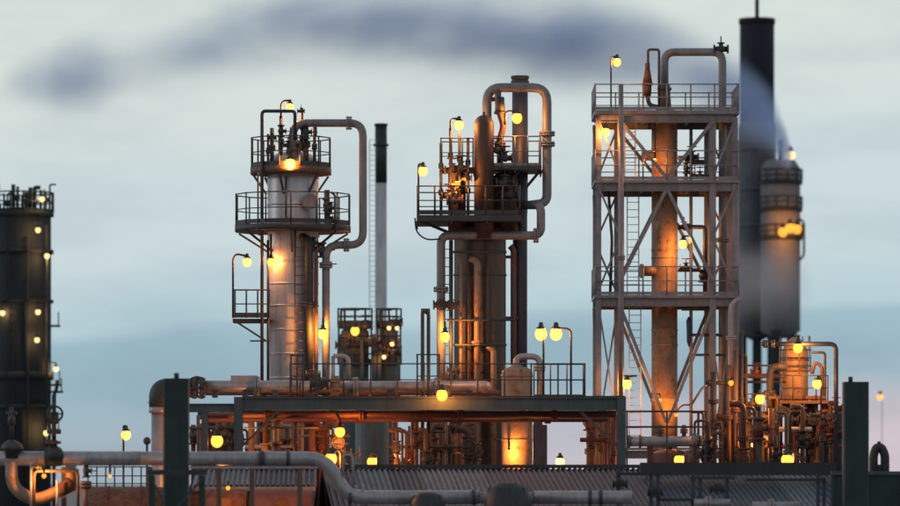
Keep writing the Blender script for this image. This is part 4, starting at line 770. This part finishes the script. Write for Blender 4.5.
# ------------------------------------------------------------------ behind: pale chimney and small twin unit
DC = 262.0
t = thing('chimney', 'slim pale chimney with black upper part between the two columns', 'chimney', 381, DC)
c = P(381, YH, DC); m = MB(); m.cyl((c.x, c.y, 0), (c.x, c.y, P(0, 183, DC).z), px(6.3, DC), px(5.7, DC), n=20); m.build('shaft', 'pale_stack', t); m = MB(); m.cyl((c.x, c.y, P(0, 182.9, DC).z), (c.x, c.y, P(0, 124, DC).z), px(6.0, DC), n=20); bk = m.build('black_band', 'charcoal', t)
m = MB(); m.lathe((c.x, c.y, P(0, 126, DC).z), [(px(6, DC), 0), (px(6.8, DC), 0), (px(6.8, DC), .14), (px(6, DC), .14)], 20, cap=False); m.build('rim', 'charcoal', bk); m = MB(); m.lathe((c.x, c.y, P(0, 146, DC).z), [(px(6, DC), 0), (px(7.8, DC), 0), (px(7.8, DC), .12), (px(6, DC), .12)], 20, cap=False); m.build('ring', 'charcoal', bk)
ladder(t, 372.5, DC - .3, 330, 140, .36, 'pale_stack')
t = thing('twin_vessel_unit', 'small dark twin vessel unit with railed tops far behind, below the chimney', 'vessel', 366, 220)
for x, r, y0 in ((355, 14, 330), (389, 9, 330)):
    c = P(x, YH, 220); m = MB(); m.vessel(c, px(r, 220), 0, P(0, y0 - 4, 220).z, .5, 22); m.build('shell', 'teal_steel', t)
    round_platform(t, c, px(r, 220), px(r + 4.5, 220), P(0, y0 - 6, 220).z, .75, 10, 'dark_steel', 'dark_steel', .16, False, rr=.035)
    round_platform(t, c, px(r, 220), px(r + 4, 220), P(0, y0 + 14, 220).z, .8, 10, 'dark_steel', 'dark_steel', .14, False, rr=.035)
    round_platform(t, c, px(r, 220), px(r + 4.5, 220), P(0, y0 + 32, 220).z, .8, 10, 'dark_steel', 'dark_steel', .14, False, rr=.035)
    pipe(t, [(x - r, 327), (x - r, 309.5), (x + r * .3, 309.5)], px(1.3, 220), 'dark_steel', 219, 'vent_hoop', bend=.15)
for x, y in ((342, 345), (345, 337), (366, 326), (372, 341), (378, 350), (394, 352), (396, 322)): valve(t, x, y, 218.6, px(3.6, 220), 'dark_steel', up=random.random() < .5)
for x, y0, r in ((374, 334, 3), (362, 340, 2), (379, 345, 2.5), (399, 338, 1.5), (341, 335, 2)): pipe(t, [(x, 400), (x, y0)], px(r, 220), 'teal_steel', 218.8, 'riser_pipe')
lamp(355, 331, 217.5, 'amber lamp in front of the small twin vessel unit', [(355, 325), (355, 321, 218)], .26, 70)
for x, y, lb in ((389, 328, 'pale lamp at the top of the slimmer far vessel'), (397, 328, 'pale lamp at the right edge of the slimmer far vessel top'), (392, 344, 'pale lamp halfway down the slimmer far vessel'), (384, 357, 'lowest pale lamp on the slimmer far vessel')):
    lamp(x, y, 218.4, lb, [(x, y - 4), (x, y - 5, 219)], .13, 14, glass='pale_glass')

# ------------------------------------------------------------------ behind: dark tower at the left edge
DL = 280.0
t = thing('dark_tower', 'wide dark tower at the left edge dotted with lamps and topped by cluttered railing', 'tower', 20, DL)
c = P(20, YH, DL); m = MB(); m.vessel(c, px(31, DL), 0, P(0, 207, DL).z, .28, 32); m.build('shell', 'far_dark', t)
for y0, y1 in ((250, 254), (300, 303), (372, 380), (405, 409)): m = MB(); m.lathe((c.x, c.y, 0), [(px(31, DL), P(0, y1, DL).z), (px(33.5, DL), P(0, y1, DL).z), (px(33.5, DL), P(0, y0, DL).z), (px(31, DL), P(0, y0, DL).z)], 32, cap=False); m.build('ring_platform', 'far_dark', t)
round_platform(t, c, px(18, DL), px(34, DL), P(0, 212, DL).z, 1.2, 16, 'far_dark', 'far_dark', .3, False, rr=.05)
rnd = random.Random(4)
for i in range(13):
    x = -6 + i * 4.6 + rnd.uniform(-1, 1); y0 = rnd.uniform(184, 196); pipe(t, [(x, 213), (x, y0)] if i % 3 else [(x, 213), (x, y0), (x + 6, y0)], px(rnd.choice((.9, 1.4, 2.0)), DL), 'far_dark', DL + rnd.uniform(-1.6, 1.6), 'vent_stub', bend=.12)
for i in range(6): m = MB(); m.ball(P(-2 + i * 9.5, rnd.uniform(197, 206), DL + rnd.uniform(-1, 1)), px(rnd.uniform(2.5, 4), DL), 1, 10, 6); m.build('valve_head', 'far_dark', t)
for x0, x1, y in ((50, 60, 326), (50, 61, 385), (50, 63, 392), (50, 60, 430)):
    m = MB(); m.bar(P(x0, y, DL), P(x1, y, DL), .5, .13); o = m.build('side_bracket', 'far_dark', t); m = MB(); m.bar(P(x1 - 1.5, y, DL), P(x1 - 1.5, y - 14, DL), .07); m.build('bracket_post', 'far_dark', o)
pipe(t, [(54, 520), (54, 395), (57, 388), (57, 380)], px(1.8, DL), 'far_dark', DL - .5, 'riser_pipe', bend=.2); pipe(t, [(47, 520), (47, 225)], px(1.4, DL), 'far_dark', DL - 1.9, 'riser_pipe'); pipe(t, [(28, 520), (28, 235)], px(1.2, DL), 'far_dark', DL - 2.1, 'riser_pipe'); ladder(t, 10, DL - 2.05, 470, 214, .45, 'far_dark')
for x, y, lb, dd, pw in ((42, 199, 'lamp among the railing clutter on top of the dark left tower', 2.0, 120), (38, 230, 'lamp just below the top platform of the dark left tower', 2.6, 120), (47, 256, 'second lamp down the dark left tower, near its right edge', 2.2, 140), (38, 312, 'upper of two lamps stacked halfway down the dark left tower', 2.4, 120), (37, 340, 'lower of two lamps stacked halfway down the dark left tower', 2.4, 120), (2.5, 313, 'lamp cut by the left picture edge on the dark tower', 2.2, 90), (56, 369, 'pale lamp sticking out from the right edge of dark left tower', .6, 60), (46, 433, 'lowest lamp on the dark left tower, just above the gate valve', 2.3, 220)):
    lamp(x, y, DL - dd, lb, [(x, y - 6), (x - (6 if x > 50 else 0), y - 7, DL - (1.6 if x < 50 else .2))], .20, pw * .5, glass='pale_glass', mat='far_dark', tint=(1.0, .5, .16))

# ------------------------------------------------------------------ far right: raised boiler house with black stack
DX = 500.0
t = thing('boiler_stack', 'huge black topped stack on a raised grey boiler body, far right', 'stack', 757, DX)
c = P(757, YH, DX); m = MB(); m.cyl((c.x, c.y, P(0, 130, DX).z), (c.x, c.y, P(0, 21, DX).z), px(17.3, DX), n=36); bs = m.build('black_stack', 'far_stack', t)
m = MB(); m.cyl((c.x, c.y, P(0, 22, DX).z), (c.x, c.y, P(0, -6, DX).z), px(2.0, DX), n=10); m.build('mast', 'far_stack', bs); m = MB(); m.lathe((c.x, c.y, P(0, 24, DX).z), [(px(17, DX), 0), (px(18.2, DX), 0), (px(18.2, DX), .6), (px(17, DX), .6)], 36, cap=False); m.build('rim', 'far_stack', bs)
m = MB(); m.lathe((c.x, c.y, 0), [(px(6, DX), P(0, 340, DX).z), (px(19, DX), P(0, 333, DX).z), (px(19, DX), P(0, 128, DX).z), (px(17.4, DX), P(0, 122, DX).z)], 36); m.build('boiler_body', 'far_body', t)
for yy in (150, 190, 226, 262, 300): m = MB(); m.lathe((c.x, c.y, P(0, yy, DX).z), [(px(19, DX), -.2), (px(19.6, DX), -.2), (px(19.6, DX), .2), (px(19, DX), .2)], 36, cap=False); m.build('ring', 'far_body', t)
c2 = P(780.5, YH, DX - 6); m = MB(); m.lathe((c2.x, c2.y, 0), [(px(8, DX), P(0, 340, DX).z), (px(19.5, DX), P(0, 333, DX).z), (px(19.5, DX), P(0, 172, DX).z), (px(14, DX), P(0, 164, DX).z)], 30); m.build('side_vessel', 'far_pale', t)
m = MB(); m.cyl(P(780.5, 168, DX - 6), P(780.5, 140, DX - 6), px(2.6, DX)); m.build('vent_stub', 'far_stack', t)
for yy in (185, 212, 240): round_platform(t, c2, px(19.4, DX), px(22, DX), P(0, yy, DX).z, 1.3, 12, 'far_dark', 'far_dark', .35, False, rr=.07)
pipe(t, [(800, 260), (804, 255), (804, 222), (798, 218)], px(1.2, DX), 'far_dark', DX - 8, 'side_pipe', bend=.6)
for x, dd in ((742, 0), (772, 0), (757, -4), (792, -6), (776, -10)): m = MB(); b_ = P(x, 0, DX + dd); m.box((b_.x, b_.y, P(0, 333, DX).z / 2), (1.0, 1.0, P(0, 333, DX).z)); m.build('leg', 'far_dark', t)
pipe(t, [(738, 336), (800, 336)], px(1.3, DX), 'far_dark', DX - 5, 'base_ring')
for x, y, lb, pw, gl in ((790.5, 155, 'pale far lamp beside the thin vent above the raised boiler', 300, 'pale_glass'), (783, 232, 'leftmost of three orange lamps on the raised boiler side', 1500, 'orange_glass'), (790, 228, 'middle of three orange lamps on the raised boiler side', 1500, 'orange_glass'), (797, 229, 'rightmost of three orange lamps on the raised boiler side', 1200, 'orange_glass')):
    lamp(x, y, DX - 12, lb, [(x, y - 6), (x - 1, y - 7, DX - 8)], .60, pw * .4, glass=gl, mat='far_dark')
lamp(880, 397, 520, 'faint reddish lamp on a far mast at the right edge', [(880, 392), (882, 392), (882, 482)], .45, 200, glass='orange_glass', mat='far_body')

# ------------------------------------------------------------------ smoke
def curve_node(t, pts):
    n = t.nodes.new('ShaderNodeFloatCurve'); cm = n.mapping; cv = cm.curves[0]
    cv.points[0].location = pts[0]; cv.points[1].location = pts[-1]
    for p in pts[1:-1]: cv.points.new(*p)
    cm.update(); return n
DS = 470.0
def smoke(name, label, prof, dens, colr, d, ythick, nscale, thr, seed):
    """prof: (pixel x, centre row, half height, density factor) along the drift"""
    xs = [p[0] for p in prof]; x0, x1 = min(xs), max(xs); y0 = min(p[1] - p[2] for p in prof) - 12; y1 = max(p[1] + p[2] for p in prof) + 8
    a, b = P(x0, y1, d), P(x1, y0, d); cen = (a + b) / 2; sx, sz = b.x - a.x, b.z - a.z
    m = MB(); m.box((0, 0, 0), (sx, ythick, sz)); o = bpy.data.objects.new(name, m.mesh(name)); col.objects.link(o); o.location = (cen.x, d, cen.z)
    tag(o, label, 'smoke', None, 'stuff')
    mt = bpy.data.materials.new(name); mt.use_nodes = True; t = mt.node_tree; t.nodes.clear(); k = t.links.new
    tcx = nd(t, 'ShaderNodeTexCoord'); sp_ = nd(t, 'ShaderNodeSeparateXYZ'); k(tcx.outputs['Object'], sp_.inputs[0])
    def mth(op, i0, i1=None, i2=None):
        n = nd(t, 'ShaderNodeMath', operation=op)
        for j, v in enumerate((i0, i1, i2)):
            if v is None: continue
            if isinstance(v, (int, float)): n.inputs[j].default_value = v
            else: k(v, n.inputs[j])
        return n.outputs[0]
    u = mth('MULTIPLY_ADD', sp_.outputs[0], 1 / sx, .5)
    pr = sorted(prof); zz = lambda y: (y1 - y) / (y1 - y0)
    cc = curve_node(t, [((p[0] - x0) / (x1 - x0), zz(p[1])) for p in pr]); k(u, cc.inputs['Value'])
    cw = curve_node(t, [((p[0] - x0) / (x1 - x0), p[2] / (y1 - y0)) for p in pr]); k(u, cw.inputs['Value'])
    cd = curve_node(t, [((p[0] - x0) / (x1 - x0), p[3]) for p in pr]); k(u, cd.inputs['Value'])
    mpn = nd(t, 'ShaderNodeMapping'); mpn.inputs['Scale'].default_value = (.55, 1, 1); mpn.inputs['Location'].default_value = (seed, 0, 0); k(tcx.outputs['Object'], mpn.inputs[0])
    nz = nd(t, 'ShaderNodeTexNoise', Scale=nscale, Detail=3.0, Roughness=.55); k(mpn.outputs[0], nz.inputs['Vector'])
    w = mth('MULTIPLY_ADD', sp_.outputs[2], 1 / sz, .5)
    dz = mth('DIVIDE', mth('SUBTRACT', w, cc.outputs[0]), cw.outputs[0]); dy = mth('MULTIPLY', sp_.outputs[1], 2 / ythick)
    r2 = mth('ADD', mth('MULTIPLY', dz, dz), mth('MULTIPLY', dy, dy))
    fall = mth('MAXIMUM', mth('SUBTRACT', 1.0, r2), 0.0)
    body = mth('MAXIMUM', mth('ADD', mth('MULTIPLY', fall, 1.0), mth('MULTIPLY_ADD', nz.outputs[0], 3.2, -1.6 - thr)), 0.0)
    den = mth('MULTIPLY', mth('MULTIPLY', mth('MULTIPLY', body, mth('MULTIPLY', fall, fall)), cd.outputs[0]), dens)
    pv = nd(t, 'ShaderNodeVolumePrincipled'); pv.inputs['Color'].default_value = (*colr, 1); pv.inputs['Anisotropy'].default_value = .2; k(den, pv.inputs['Density'])
    ou = nd(t, 'ShaderNodeOutputMaterial'); k(pv.outputs[0], ou.inputs['Volume'])
    mt.cycles.volume_step_rate = 1.0; o.data.materials.append(mt); return o
smoke('smoke_plume', 'long dark blue grey smoke plume drifting across the upper sky',
      [(791, 160, 12, .9), (782, 140, 32, 1.0), (768, 118, 44, 1.0), (745, 104, 54, .9), (715, 86, 58, .8), (680, 70, 62, .72), (630, 54, 70, .66), (560, 40, 76, .68), (480, 32, 70, .75), (400, 28, 62, .78), (330, 24, 58, .75), (260, 30, 56, .72), (200, 42, 50, .55), (140, 62, 46, .28), (80, 80, 60, .60), (45, 82, 48, .35), (0, 82, 24, 0.0)],
      .36, (.47, .61, .90), DS, 12.0, .12, .04, 3.0)
smoke('steam_cloud', 'pale thin steam hanging before the raised boiler body, far right', [(680, 285, 30, 0), (710, 283, 46, .5), (750, 281, 58, .9), (785, 285, 56, .7), (815, 290, 40, 0)], .09, (.86, .84, .92), DS - 4, 8.0, .14, .0, 9.0)
